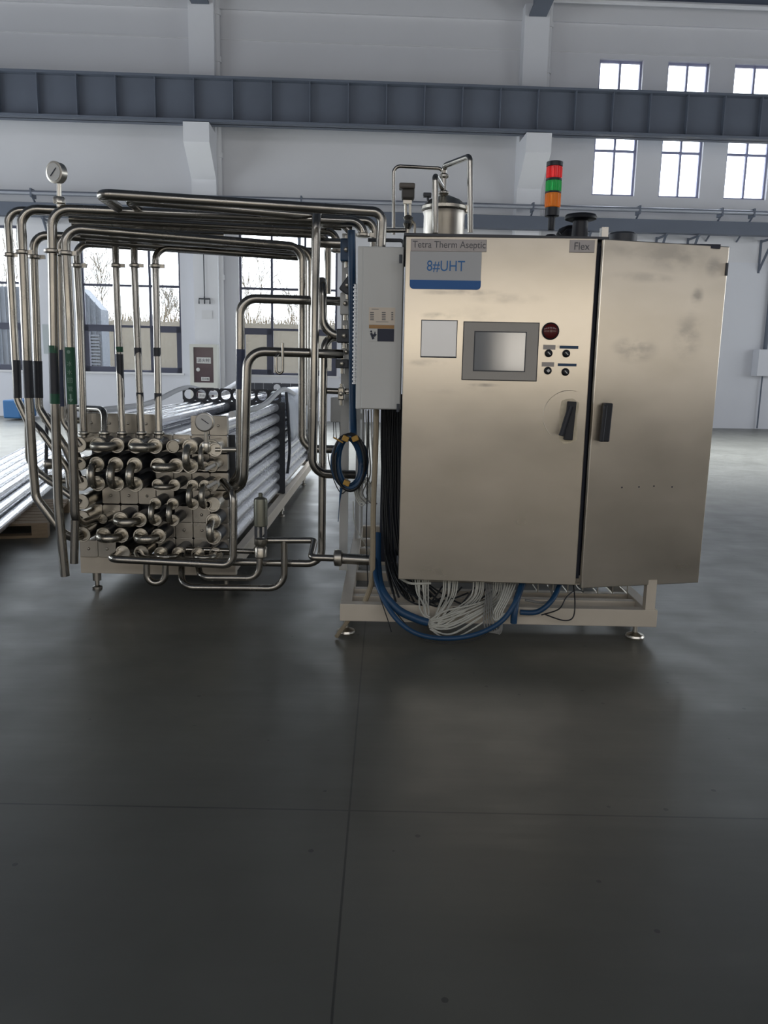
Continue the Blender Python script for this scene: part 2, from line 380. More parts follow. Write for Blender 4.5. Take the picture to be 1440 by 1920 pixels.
def window(hole, cols, rows, fm, fwid, casement=None, casrows=None):
    global n; n += 1
    u0, u1, z0, z1 = hole
    mb = MB(); t = .07
    d0, d1 = -.16, -.09
    for (a, b, c, d) in ((u0, u0+fwid, z0, z1), (u1-fwid, u1, z0, z1), (u0, u1, z0, z0+fwid), (u0, u1, z1-fwid, z1)): wbox(mb, a, b, d0, d1, c, d)
    for c in cols: uu = u0+(u1-u0)*c; wbox(mb, uu-fwid/2, uu+fwid/2, d0, d1, z0, z1)
    for r in rows: zz = z0+(z1-z0)*r; wbox(mb, u0, u1, d0+.005, d1-.005, zz-fwid/2, zz+fwid/2)
    root = mb.obj('window_%d' % n, fm, smooth=False); struct(root)
    if casement:
        for (ca, cb, ra, rb) in casement:
            a, b = u0+(u1-u0)*ca, u0+(u1-u0)*cb; c, d = z0+(z1-z0)*ra, z0+(z1-z0)*rb; k = MB(); q = .13
            for (e, f, g, h_) in ((a, a+q, c, d), (b-q, b, c, d), (a, b, c, c+q), (a, b, d-q, d)): wbox(k, e, f, d0-.01, d1+.03, g, h_)
            k.obj('casement', fm, root, smooth=False)
    g = MB(); wbox(g, u0+.01, u1-.01, -.13, -.122, z0+.01, z1-.01); g.obj('pane', GLASS, root, smooth=False)
    return root
zc1 = (W(250, 612)[1]-zs0)/(zt-zs0); zc2 = (W(250, 535)[1]-zs0)/(zt-zs0)
window(low[0], (.36, .685), (zc1, zc2), FRAME, .055, [(0, .36, 0, zc1), (.685, 1, 0, zc1)])
window(low[1], (.33, .67), (zc1, zc2), FRAME, .055, [(0, .33, 0, zc1), (.67, 1, 0, zc1)])
window(low[2], (.33, .67), (zc1, zc2), FRAME, .055, [(.67, 1, 0, zc1)])
zmid = W(1150, 281)[1]
for h in upw: window(h, (.5,), ((zmid-zu0)/(zu1-zu0), .62), FRAMEL, .05)
# glossy painted dado band of the lower wall
mb = MB(); a = W(343, 500)[0]
for (x0, x1) in ((low[2][1]+.02, low[0][0]-.02), (low[0][1]+.02, low[1][0]-.02), (low[1][1]+.02, 18)): wbox(mb, x0, x1, .003, .02, 0, wall_low_top)
for h in low: wbox(mb, h[0]-.02, h[1]+.02, .003, .02, 0, h[2]-.02)
wbox(mb, -18, low[2][0]-.02, .003, .02, 0, wall_low_top)
struct(mb.obj('wall_back_lower_band', PANEL, smooth=False)).name = 'trim_1'
# sills
for h in low:
    mb = MB(); wbox(mb, h[0]-.05, h[1]+.05, 0, .06, h[2]-.05, h[2]); struct(mb.obj('trim_2', TRIM, smooth=False))
mb = MB(); z = W(720, 83)[1]; wbox(mb, -18, 18, 0, .02, z-.03, z); struct(mb.obj('trim_5', TRIM, smooth=False))
mb = MB(); z = W(720, 30)[1]; wbox(mb, -18, 18, 0, .07, z, ROOF_Z); struct(mb.obj('trim_6', WALL, smooth=False))
# pillars
PW = .58
pill = []
for i, px in enumerate((378, 1003)):
    uc = W(px, 140, .4)[0]
    pill.append(uc)
for i in (-1, 2): pill.append(pill[0]+i*(pill[1]-pill[0]))
BO = 1.0      # runway beam stands this far off the wall
bz0 = W(720, 243, BO)[1]; bz1 = W(720, 158, BO)[1]
for i, uc in enumerate(pill):
    mb = MB(); wbox(mb, uc-PW/2, uc+PW/2, 0, .38, 0, ROOF_Z-.25)
    zt_ = bz0-.02; zb = zt_-.42; zc = zb-.62
    prof = [(.37, zc), (.37, zt_), (1.22, zt_), (1.22, zb), ]
    mb.prism([wp(uc-PW/2, v, z) for v, z in prof], EX*PW)
    struct(mb.obj('trim_%d' % (10+i), PILLAR, smooth=False))
# roof, other walls
mb = MB(); mb.bb(-18, 18, REAR_Y-.3, 21.6, ROOF_Z, ROOF_Z+.2)
struct(mb.obj('ceiling', ROOF, smooth=False))
for k, uc in enumerate(pill[:2]):
    p = wp(uc, .4, 0); mb = MB(); mb.bb(p.x-.12, p.x+.12, -12.9, p.y, ROOF_Z-.5, ROOF_Z-.02)
    mb.bb(p.x-.2, p.x+.2, -12.9, p.y, ROOF_Z-.53, ROOF_Z-.48)
    struct(mb.obj('trim_%d' % (20+k), GIRDER, smooth=False))
def rput(mb, a, b, v0, v1, c, d): mb.bb(a, b, v0, v1, c, d)
MB_ = MB; mb = MB().bb(-18, 18, REAR_Y-.3, REAR_Y, 0, ROOF_Z); struct(mb.obj('wall_front', WALL, smooth=False))
mb = MB().bb(LEFT_X-.3, LEFT_X, REAR_Y, 20.0, 0, ROOF_Z); struct(mb.obj('wall_left', WALL, smooth=False))
mb = MB().bb(RIGHT_X, RIGHT_X+.3, REAR_Y, 20.9, 0, ROOF_Z); struct(mb.obj('wall_right', WALL, smooth=False))
k = 30
for (x, z0, z1) in REARW:  # frames around both rear lamp rows; upper row added for its fill light
    mb = MB(); y = REAR_Y+.16
    for xx in (x-1.65, x-.55, x+.55, x+1.65): mb.bb(xx-.05, xx+.05, REAR_Y, y, z0-.05, z1+.05)
    for zz in (z0-.05, (z0+z1)/2, z1+.05): mb.bb(x-1.7, x+1.7, REAR_Y, y, zz-.05, zz+.05)
    struct(mb.obj('window_%d' % k, FRAME, smooth=False)); k += 1

# ---- crane runway girder
b = thing('crane_runway_girder', wp(0, BO, bz0), 'dark blue-grey steel crane runway girder running along the wall on the pillar brackets', 'girder')
mb = MB(); wbox(mb, -16.7, 16.7, BO-.02, BO+.02, bz0, bz1); mb.obj('web_plate', GIRDER, b, smooth=False)
mb = MB(); wbox(mb, -16.7, 16.7, BO-.2, BO+.2, bz0, bz0+.05); wbox(mb, -16.7, 16.7, BO-.2, BO+.2, bz1-.05, bz1); mb.obj('flange_plate', GIRDER, b, smooth=False)
u = pill[0]-.05
while u > -15.8: u -= .86
while u < 16.5:
    mb = MB(); wbox(mb, u-.01, u+.01, BO+.02, BO+.16, bz0+.05, bz1-.05); mb.obj('stiffener', GIRDER, b, smooth=False); u += .86
# ---- cable tray + service pipe on the wall
def linez(x0, y0, x1, y1, off):
    return (W(x0, y0, off)[1]+W(x1, y1, off)[1])/2
za = linez(0, 373, 1440, 421, .7); zb_ = linez(0, 400, 1440, 444, .7)
t = thing('cable_duct', wp(0, .7, zb_), 'long dark blue steel duct on brackets along the wall below the girder', 'duct')
mb = MB(); wbox(mb, -16.7, 16.7, .45, .7, zb_, za); mb.obj('duct_body', GIRDER, t, smooth=False, bev=.01)
for px in (1100, 1240, 1440, 1300, 90, 800, 560):
    uc = W(px, 470, .4)[0]; mb = MB()
    mb.tube([wp(uc, .02, zb_-.04), wp(uc, .68, zb_-.04)], .03, 6); mb.tube([wp(uc, .02, zb_-.75), wp(uc, .62, zb_-.05)], .03, 6); mb.tube([wp(uc, .02, zb_-.8), wp(uc, .02, zb_)], .03, 6)
    mb.obj('bracket', GIRDER, t)
zp = linez(0, 349, 1440, 411, .75)
sp_ = MB().cyl(wp(-16.7, .78, zp), wp(16.7, .78, zp), .055, 12).obj('service_pipe', mat('galvanised_pipe', (.35, .37, .42), .35, .6)); tag(sp_, 'grey service pipe running along the wall above the dark blue duct', 'pipe')
for px in (60, 235, 565, 1000, 1200, 1415, 1355):
    uc = W(px, 380, .78)[0]; mb = MB(); mb.bb(0, 0.001, 0, 0.001, 0, 0.001) if False else None
    wbox(mb, uc-.02, uc+.02, .55, .84, zp-.1, zp+.09); mb.tube([wp(uc, .02, zp-.55), wp(uc, .72, zp-.1)], .022, 6)
    mb.obj('pipe_bracket', GIRDER, sp_)
# white downpipes beside pillars
for px, lab in ((407, 'white painted downpipe in the corner beside the left wall pillar'), (1027, 'white painted downpipe beside the right wall pillar')):
    uc = W(px, 100, .12)[0]; o = MB().cyl(wp(uc, .12, 0), wp(uc, .12, ROOF_Z-.1), .075, 12).obj('downpipe', TRIM); tag(o, lab, 'pipe')
    for z in (9.3, 8.3, 6.2, 3.4):
        MB().cyl(wp(uc, .12, z), wp(uc, .12, z+.12), .1, 12).obj('pipe_collar', TRIM, o)
p0 = W(1040, 8, .5); o = MB().tube([wp(p0[0], .3, ROOF_Z-.12), wp(17, .3, ROOF_Z-.12)], .06, 8).obj('roof_pipe', TRIM); tag(o, 'white pipe running under the dark roof at the top right', 'pipe')
# lamp under roof top right
p = wp(W(1395, 0, 2)[0], 2.0, ROOF_Z-.45)
t = thing('high_bay_lamp', p, 'round pale high bay lamp under the roof at the top right corner', 'lamp')
MB().lathe(p, [(.26, 0), (.28, .05), (.2, .15), (.08, .2), (.06, .35)]).obj('lamp_shade', TRIM, t); MB().cyl(p+Vector((0, 0, .35)), p+Vector((0, 0, .45)), .02).obj('stem', DARK, t)

# ---- wall things
def wall_thing(name, px0, py0, px1, py1, off0, off1, mt, label, cat, bev=.01):
    a = W(px0, py0, off1); c = W(px1, py1, off1); mb = MB(); wbox(mb, a[0], c[0], off0, off1, max(0, c[1]), a[1]); return tag(mb.obj(name, mt, bev=bev, smooth=False), label, cat)
jb = wall_thing('junction_box', 1424, 655, 1462, 706, .02, .35, PANEL, 'pale grey wall box at the right edge of the photo with a conduit above', 'box')
uc = W(1444, 600, .2)[0]; MB().cyl(wp(uc, .1, W(1444, 655, .2)[1]), wp(uc, .1, zb_), .05, 10).obj('conduit', GIRDER, jb)
MB().cyl(wp(uc, .1, .02), wp(uc, .1, W(1444, 706, .2)[1]), .02, 8).obj('lower_conduit', GIRDER, jb)
wall_thing('notice_plate', 378, 582, 398, 598, .382, .40, TRIM, 'faint pale square plate on the pillar under the coat hook rack', 'plate', 0)
wall_thing('notice_board', 79, 608, 123, 664, .02, .05, mat('board_grey', (.45, .49, .50), .6), 'plain pale grey-green board on the wall behind the left pipes', 'board', 0)
bb_ = wall_thing('storage_bin', 4, 750, 38, 785, .5, 1.5, mat('bin_blue', (.03, .12, .28), .5), 'low blue bin against the wall at the far left', 'bin', .03)
uc, z = W(383, 560, .45)
t = thing('hook_rack', wp(uc, .4, z), 'thin rod with a three-pronged hook hanging on the pillar between the windows', 'hook')
mb = MB(); mb.tube([wp(uc, .43, z+.05), wp(uc, .43, W(383, 465, .45)[1])], .012, 6); mb.obj('rod', DARK, t)
mb = MB()
mb.tube([wp(uc-.13, .43, z-.12), wp(uc-.13, .43, z), wp(uc+.13, .43, z), wp(uc+.13, .43, z-.12)], .018, 6); mb.tube([wp(uc, .43, z+.05), wp(uc, .43, z-.12)], .018, 6)
mb.obj('prongs', DARK, t)
# fire hydrant cabinet
a = W(355, 645, .75); c = W(409, 790, .75); u0, u1, z1 = a[0], c[0], a[1]
t = thing('fire_hose_cabinet', wp((u0+u1)/2, .6, 0), 'cream-framed fire hose cabinet with dark maroon glass doors against the pillar', 'cabinet')
mb = MB(); wbox(mb, u0, u1, .40, .62, 0, z1); mb.obj('body', CREAM, t, smooth=False)
zmid_ = W(380, 722, .75)[1]
mb = MB(); fwd = .09
wbox(mb, u0, u0+fwd, .62, .75, 0, z1); wbox(mb, u1-fwd, u1, .62, .75, 0, z1); wbox(mb, u0+fwd, u1-fwd, .62, .75, z1-.07, z1); wbox(mb, u0+fwd, u1-fwd, .62, .75, 0, .08); wbox(mb, u0+fwd, u1-fwd, .62, .75, zmid_-.06, zmid_+.06)
mb.obj('frame', CREAM, t, smooth=False)
for (a_, b_) in ((zmid_+.06, z1-.07), (.08, zmid_-.06)):
    mb = MB(); wbox(mb, u0+fwd, u1-fwd, .66, .70, a_, b_); d = mb.obj('door', MAROON, t, smooth=False)
    cu = (u0+u1)/2
    if b_ > zmid_+.3:
        for (zz, ww, hh, tx, du) in ((z1-.38, .34, .14, '消火栓', 0), (z1-.82, .2, .09, '灭火箱', .03)):
            mb = MB(); wbox(mb, cu-ww/2+du, cu+ww/2+du, .70, .712, zz-hh/2, zz+hh/2); mb.obj('sign_plate', WHITE, d, smooth=False)
            text(tx, ww*.86, INKG, d, wp(cu+du, .716, zz), facing(WA), 'sign_lettering')
        MB().lathe(wp(u0+fwd+.1, .70, z1-.6), [(.045, 0), (.045, .03), (.02, .04)], EN, 14).obj('handle', WHITE, d)
    else:
        mb = MB(); wbox(mb, cu-.15, cu+.17, .70, .712, b_-.26, b_-.13); mb.obj('sign_plate', WHITE, d, smooth=False)
        text('灭火器箱', .28, INKG, d, wp(cu+.01, .716, b_-.195), facing(WA), 'sign_lettering')

# ------------------------------------------------------------------ OUTDOORS seen through the windows
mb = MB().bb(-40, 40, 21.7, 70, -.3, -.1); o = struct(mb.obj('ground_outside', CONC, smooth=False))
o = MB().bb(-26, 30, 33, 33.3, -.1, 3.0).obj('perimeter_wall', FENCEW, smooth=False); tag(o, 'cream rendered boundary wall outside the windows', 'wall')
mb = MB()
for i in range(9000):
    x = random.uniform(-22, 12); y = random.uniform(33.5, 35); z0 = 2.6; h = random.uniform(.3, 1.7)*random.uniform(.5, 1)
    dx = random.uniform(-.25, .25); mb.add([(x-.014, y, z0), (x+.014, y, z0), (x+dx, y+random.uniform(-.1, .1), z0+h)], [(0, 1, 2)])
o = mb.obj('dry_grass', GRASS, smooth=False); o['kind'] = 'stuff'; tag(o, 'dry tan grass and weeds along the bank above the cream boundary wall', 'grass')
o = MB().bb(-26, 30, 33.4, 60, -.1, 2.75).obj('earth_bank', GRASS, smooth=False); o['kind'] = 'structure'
def shrub(px, py, Y, h, label, seed):
    rnd = random.Random(seed); base = at(px, py, Y); mb = MB()
    def br(p, d, L, r, lv):
        pts = [p]; q = p.copy(); dd = d.copy()
        for k in range(4):
            dd = (dd+Vector((rnd.uniform(-.25, .25), rnd.uniform(-.2, .2), rnd.uniform(-.05, .15)))).normalized(); q = q+dd*L/4; pts.append(q.copy())
        mb.tube(pts, (lambda i: r*(1-.17*i)), 3, cap=False)
        if lv > 0:
            for k in range(1, 5):
                for _ in range(2):
                    nd = (dd+Vector((rnd.uniform(-1, 1), rnd.uniform(-.7, .7), rnd.uniform(-.1, .7)))).normalized(); br(pts[k], nd, L*.55, r*.55, lv-1)
    for k in range(3): br(Vector((base.x+rnd.uniform(-.4, .4), Y+rnd.uniform(-.3, .3), 2.7)), Vector((rnd.uniform(-.5, .5), 0, 1)).normalized(), h*.6, .03, 3)
    tag(mb.obj('bare_shrub', TWIG), label, 'shrub')
shrub(180, 590, 36, 4.2, 'tall bare twiggy shrub outside, behind the shed in the left window', 3)
shrub(315, 600, 37, 2.3, 'low bare shrub outside at the right end of the left window', 5)
shrub(478, 600, 36, 4.6, 'bare twiggy shrub filling the left column of the middle window', 8)
shrub(560, 600, 37, 2.6, 'low bare shrub outside in the right column of the middle window', 11)
shrub(5, 560, 36, 5.2, 'bare shrub outside the leftmost window at the photo edge', 14)
# shed
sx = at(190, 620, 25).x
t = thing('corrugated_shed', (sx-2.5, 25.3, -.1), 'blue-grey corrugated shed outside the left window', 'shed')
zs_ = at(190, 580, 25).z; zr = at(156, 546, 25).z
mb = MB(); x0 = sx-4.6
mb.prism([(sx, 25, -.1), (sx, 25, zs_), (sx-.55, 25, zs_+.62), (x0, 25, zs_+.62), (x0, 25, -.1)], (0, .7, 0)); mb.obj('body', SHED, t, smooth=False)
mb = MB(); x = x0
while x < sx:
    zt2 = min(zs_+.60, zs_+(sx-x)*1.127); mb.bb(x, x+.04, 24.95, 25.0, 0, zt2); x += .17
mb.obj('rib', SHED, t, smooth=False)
mb = MB(); zl0 = at(170, 690, 25).z; zl1 = at(170, 625, 25).z; z = zl0
while z < zl1: mb.bb(sx-.55, sx-.05, 24.88, 24.97, z, z+.05); z += .095
mb.obj('louvre', LOUV, t, smooth=False)

# ------------------------------------------------------------------ TUBULAR HEAT EXCHANGER
YX = 4.72   # front plane of the flanges
XL, XR = -1.86, -.93
ex = thing('tubular_heat_exchanger', (-1.4, 7.4, 0), 'stainless tubular heat exchanger, long tube bundle with a front full of return bends', 'heat exchanger')
PXC = [152, 188, 223, 258, 293, 328, 363, 399]
PYR = [836, 872, 908, 943, 974, 1004, 1036]
def XC(k): return at(PXC[0], 900, YX).x + k*(at(399, 900, YX).x-at(152, 900, YX).x)/7
ZR = [at(280, y, YX).z for y in PYR]
# support frame
fr = MB(); zt0, zt1 = .105, .225
fr.bb(XL-.01, XR+.02, 4.80, 4.86, zt0, zt1); fr.bb(XL-.01, XL+.05, 4.86, 10.3, zt0+.02, zt1-.01); fr.bb(XR-.04, XR+.02, 4.86, 10.3, zt0+.02, zt1-.01); fr.bb(XL, XR, 10.24, 10.3, zt0+.02, zt1-.01); fr.bb(XL, XR, 7.35, 7.41, zt0+.02, zt1-.01)
fr.obj('support_frame', mat('satin_frame', (.60, .54, .45), .5, .1, noise=.12, nscale=5), ex, smooth=False, bev=.004)
for (x, y) in ((XL+.075, 4.84), (XR-.06, 4.9), (XL+.075, 10.1), (XR-.03, 9.4), (XL+.075, 7.38), (XR-.03, 7.38)):
    MB().lathe((x, y, 0), [(.03, 0), (.03, .012), (.013, .02), (.013, .05), (.026, .052), (.026, zt0+.02)], n=16).obj('leg', STEELD, ex)
# end plates: one row of rounded square blocks with bolts
def end_row(z, k0, k1, y=4.90, dep=.05, hh=.054):
    mb = MB(); bolts = []
    for k in range(k0, k1+1):
        x = XC(k); s_ = .0555; c_ = .008
        mb.prism([(x-s_+c_, y, z-hh), (x+s_-c_, y, z-hh), (x+s_, y, z-hh+c_), (x+s_, y, z+hh-c_), (x+s_-c_, y, z+hh), (x-s_+c_, y, z+hh), (x-s_, y, z+hh-c_), (x-s_, y, z-hh+c_)], (0, dep, 0))
        mb.lathe((x, y, z), [(.009, 0), (.009, .006), (.004, .009)], (0, -1, 0), 8)
    mb.obj('end_plate', STEELD, ex, smooth=False, bev=.003)
for i, k0, k1 in ((0, 0, 7), (1, 6, 7), (2, 4, 7), (3, 1, 4), (3, 6, 7), (4, 5, 7), (5, 4, 7), (6, 0, 1), (6, 4, 7), (4, 0, 2)): end_row(ZR[i]+(.012 if i == 3 and k0 == 1 else 0), k0, k1)
MB().bb(XL+.02, XR-.01, 5.0, 5.012, ZR[6]-.06, ZR[0]+.05).obj('gap_shade_sheet', DARK, ex, smooth=False)  # dark sheet added so the gaps between the rows look shaded
end_row(ZR[0]+.113, 0, 3, y=4.93, hh=.06); end_row(ZR[0]+.113, 6, 7, y=4.90, hh=.06)
end_row(ZR[6]-.0+.0, 0, 1, y=4.79, dep=.1)
# shell tubes
for i, z in enumerate(ZR):
    for k in range(8):
        y1 = 10.2
        MB().cyl((XC(k), 5.012, z), (XC(k), y1, z), .047, 14).obj('shell_tube', SHELL, ex)
for k in range(8):
    if k in (4, 5): continue
    MB().cyl((XC(k), 4.98, ZR[0]+.1), (XC(k), 10.2, ZR[0]+.1), .040, 14).obj('shell_tube', SHELL, ex)
# support plates with a row of holes
def holed_plate(y, zc, n0=0, n1=7, name='support_plate', solid=()):
    mb = MB(); s_ = .058
    for k in range(n0, n1+1):
        x = XC(k); r = .044; N_ = 24
        if k in solid:
            mb.bb(x-s_+.004, x+s_-.004, y, y+.012, zc-s_+.004, zc+s_-.004); continue
        outer = []; inner = []
        for j in range(N_):
            a_ = 2*PI*j/N_+PI/N_; cx_, cz_ = math.cos(a_), math.sin(a_); m_ = max(abs(cx_), abs(cz_)); outer.append((x+cx_/m_*s_, zc+cz_/m_*s_)); inner.append((x+cx_*r, zc+cz_*r))
        vs = [(p[0], y, p[1]) for p in outer]+[(p[0], y, p[1]) for p in inner]+[(p[0], y+.012, p[1]) for p in outer]+[(p[0], y+.012, p[1]) for p in inner]; fs = []
        for j in range(N_):
            q = (j+1) % N_; fs += [(j, q, N_+q, N_+j), (2*N_+j, 3*N_+j, 3*N_+q, 2*N_+q), (N_+j, N_+q, 3*N_+q, 3*N_+j), (j, 2*N_+j, 2*N_+q, q)]
        mb.add(vs, fs)
    mb.bb(XL, XR, y, y+.012, ZR[6]-.06, zc-s_)
    mb.obj(name, DARK, ex, smooth=False)
holed_plate(7.4, ZR[0]+.205); holed_plate(10.05, ZR[0]+.205, solid=(0, 1, 2, 3, 5, 6, 7))
MB().tube(smooth_curve([(XR+.01, 7.42, ZR[0]+.24), (XR+.035, 7.42, .8), (XR+.04, 7.42, .6), (XR+.02, 7.42, .4)]), .014, 8).obj('side_strap', DARK, ex)
# flange + return bends
def flange(mb, p, r=.047, d=(0, -1, 0), th=.014):
    p = Vector(p); d = Vector(d); mb.lathe(p, [(r*.85, -.004), (r, 0), (r, th*.7), (r*.95, th), (r*.80, th), (r*.74, th*.35), (r*.55, th*.35)], d, 22)
    u_ = Vector((0, 0, 1)) if abs(d.z) < .5 else Vector((1, 0, 0)); v_ = d.cross(u_)
    for j in range(4):
        a_ = PI/4+j*PI/2; mb.lathe(p+(u_*math.cos(a_)+v_*math.sin(a_))*r*.82+d*th, [(.0045, 0), (.0045, .005)], d, 6)
def neck(mb, x, z, y0=YX, r=.043): mb.cyl((x, y0, z), (x, 5.0, z), r, 18)
def ubend(k1, r1, k2, r2, rt_=.0265, out=.058, fr_=.047, dx=0, dz=0):
    a_ = Vector((XC(k1)+dx, YX, ZR[r1]+dz)); b_ = Vector((XC(k2)+dx, YX, ZR[r2]+dz)); D = (b_-a_).length
    pts = fillet([a_+Vector((0, .0, 0)), a_+Vector((0, -out-D/2, 0)), b_+Vector((0, -out-D/2, 0)), b_], D/2*.999, 9)
    o = MB().tube(pts, rt_, 16).obj('return_bend', PIPED, ex)
    for q_ in (a_, b_):
        f = MB(); flange(f, q_, fr_); f.obj('flange', FLANGE, o)
        nk = MB(); neck(nk, q_.x, q_.z, r=fr_*.9); nk.obj('neck', DARK, o)
ubend(1, 0, 2, 0); ubend(3, 0, 4, 0)
for k in (1, 2, 3): ubend(k, 1, k, 2, .0245, dx=-.01)
ubend(4.15, 1, 5.1, 1)
ubend(4.1, 2, 4.98, 2, .016, fr_=.036)
ubend(4.05, 3, 4.05, 4, .018, fr_=.036, dx=-.012); ubend(5.05, 3, 5.05, 4, .018, fr_=.036, dx=-.02)
ubend(5.95, 2, 5.95, 3, .017, fr_=.036)
ubend(5.95, 0, 5.95, 1, .0235, dx=-.01); ubend(6.6, 0.0 and 0 or 0, 6.6, 1, .0165, fr_=.03, out=.055)
ubend(6.6, 2, 6.6, 3, .019, fr_=.036, out=.05)
ubend(2.05, 4, 3.05, 4); ubend(1.1, 5, 2.05, 5); ubend(3.1, 5, 4.05, 5)
ubend(7.0, 4, 7.0, 5, .023)
ubend(4.15, 6, 5.1, 6, .017, fr_=.042); ubend(6.15, 6, 7.1, 6, .017, fr_=.042)
# single nozzle flanges
for (k_, r_, fr_) in ((0, 0, .047), (0, 1, .04), (0, 2, .047), (0, 3, .047), (0, 4, .047), (0, 5, .047), (1.1, 4, .03), (2.1, 6, .045), (3.1, 6, .047), (7, 0, .047), (7, 1, .035), (7, 2, .035), (7, 3, .047), (4.95, 0, .04)):
    f = MB(); flange(f, (XC(k_), YX, ZR[r_]), fr_); neck(f, XC(k_), ZR[r_], r=fr_*.88); o = f.obj('nozzle', FLANGE if fr_ > .041 else PIPED, ex)
for (px, py) in ((394, 876), (397, 909)):
    p = at(px, py, 4.66); MB().cyl(p+Vector((-.02, -.02, -.012)), p+Vector((.02, .03, .012)), .011, 10).obj('nozzle_stub', WHITE, ex)
# dial thermometer at the top right corner of the front
p = at(385, 791, 4.62)
th_ = MB().lathe(p, [(.053, 0), (.055, .006), (.055, .03), (.048, .034)], (0, -1, 0), 28).obj('dial_gauge', STEELD, ex)
MB().lathe(p+Vector((0, -.034, 0)), [(.047, 0), (.047, .002)], (0, -1, 0), 28).obj('dial_face', DIAL, th_)
MB().box(p+Vector((.006, -.038, .006)), (.05, .002, .004), M=Matrix.Rotation(.6, 3, 'Y')).obj('needle', INK, th_)
MB().cyl(p+Vector((0, .015, -.05)), at(387, 835, 4.64), .011, 10).obj('stem', FLANGE, th_)
f = MB(); flange(f, at(404, 843, 4.66), .042); f.cyl(at(404, 843, 4.66), at(445, 843, 4.66), .014, 10); f.lathe(at(387, 838, 4.65), [(.02, -.03), (.026, -.02), (.026, .02), (.02, .03)]); f.obj('sampling_valve', FLANGE, ex)
# row of flanged nozzles on top of the front
for px in (157, 196, 229, 265, 298):
    q = at(px, 812, 4.80); q2 = at(px, 828, 4.80)
    f = MB(); f.cyl(q2-Vector((0, 0, .03)), q, .02, 12); f.lathe(q, [(.026, -.012), (.031, -.006), (.031, .006), (.026, .012)], n=18); f.obj('top_nozzle', FLANGE, ex)
# flange groups at the left side
for (px, py) in ((92, 870), (95, 900), (88, 785)):
    q = at(px, py, 5.0); f = MB(); f.cyl(q, q+Vector((.35, .05, -.02)), .018, 10); f.lathe(q, [(.02, -.03), (.034, -.012), (.034, .012), (.02, .03)], (1, 0, 0), 16); f.obj('side_nozzle', PIPED, ex)
MB().tube(fillet([at(88, 785, 5.0)+Vector((0, 0, .0)), at(86, 905, 5.0)], .02), .012, 8).obj('side_stay', DARK, ex)

# white hoses sagging over the supports, plastic sheet
z = ZR[0]+.265
def sag(x, label):
    pts = [(x, 4.95, ZR[0]+.18), (x, 6.2, ZR[0]+.175), (x, 7.42, z), (x, 8.7, z-.09), (x, 10.1, z+.02)]
    tag(MB().tube(smooth_curve(pts, 8), .021, 10).obj('foam_hose', FOAM), label, 'hose')
sag(XL+.03, 'white foam hose sagging over the left edge of the tube bundle'); sag(XR-.02, 'white foam hose sagging over the right edge of the tube bundle')
mb = MB(); vs = []; nu, nv = 26, 16; prof_ = [(-.30, .135), (-.2, .15), (-.1, .15), (-.02, .13), (.03, .07), (.045, 0), (.05, -.1), (.055, -.2), (.05, -.3)]
for i in range(nu+1):
    y = 7.55+(9.9-7.55)*i/nu
    for j in range(len(prof_)):
        dx, dz = prof_[j]; w_ = .018*math.sin(i*1.3+j*.8)+.01*math.sin(i*2.9)
        vs.append((XR-.02+dx+w_*.7+.012, y, ZR[0]+.07+dz+w_*(1 if j > 3 else .5)+(random.uniform(-.02, .02) if j == len(prof_)-1 else 0)))
m_ = len(prof_); o = mb.add(vs, [(i*m_+j, i*m_+j+1, (i+1)*m_+j+1, (i+1)*m_+j) for i in range(nu) for j in range(m_-1)]).obj('plastic_sheet', SHEET)
sm = o.modifiers.new('thick', 'SOLIDIFY'); sm.thickness = .003; tag(o, 'crinkled translucent plastic sheet draped over the far right of the tube bundle', 'plastic sheet')

# ------------------------------------------------------------------ PROCESS PIPES
def ring(mb, p, d, r, th=.012):
    mb.lathe(p, [(r*1.15, -th), (r*1.65, -th*.5), (r*1.65, th*.5), (r*1.15, th)], d, 20)
def pipe(pts, r, bend, label, clamps=(), sleeves=(), mt=None, name='process_pipe', group=None, n=14):
    pts = [Vector(p) for p in pts]
    o = MB().tube(fillet(pts, bend), r, n).obj(name, mt or PIPE); tag(o, label, 'pipe', group)
    for (p, d) in clamps:
        mb = MB(); ring(mb, p, Vector(d), r); mb.box(Vector(p)+Vector((r*1.9, -.005, 0)), (.025, .02, .022)); mb.obj('clamp', FLANGE if p[2] < 1 else STEELD, o)
    for (a_, b_, m2) in sleeves:
        MB().cyl(a_, b_, r*1.06, 16).obj('marking_tape', m2, o)
    return o
ZU = (0, 0, 1)
R1 = .0255
def sl(xa, ya, xb, yb, Y, m2): return (at(xa, ya, Y), at(xb, yb, Y), m2)
# A: front overhead pipe with the pressure gauge, drops to an open end
ZA = at(97, 391, 4.45).z
A_ = pipe([at(681, 441, 4.66), hz(681, 4.66, ZA), hz(97, 4.45, ZA), at(103, 745, 4.45), at(109, 945, 4.45), at(122, 1080, 4.45)], R1, .095,
     'thick front overhead pipe carrying the round gauge, its left drop open near the floor', [(at(97.5, 471, 4.45), ZU), (at(681, 441, 4.66), ZU)],
     [sl(100.5, 648, 101, 662, 4.45, GREEN), sl(101, 662, 102.6, 738, 4.45, TAPE), sl(102.6, 738, 103, 757, 4.45, GREEN)])
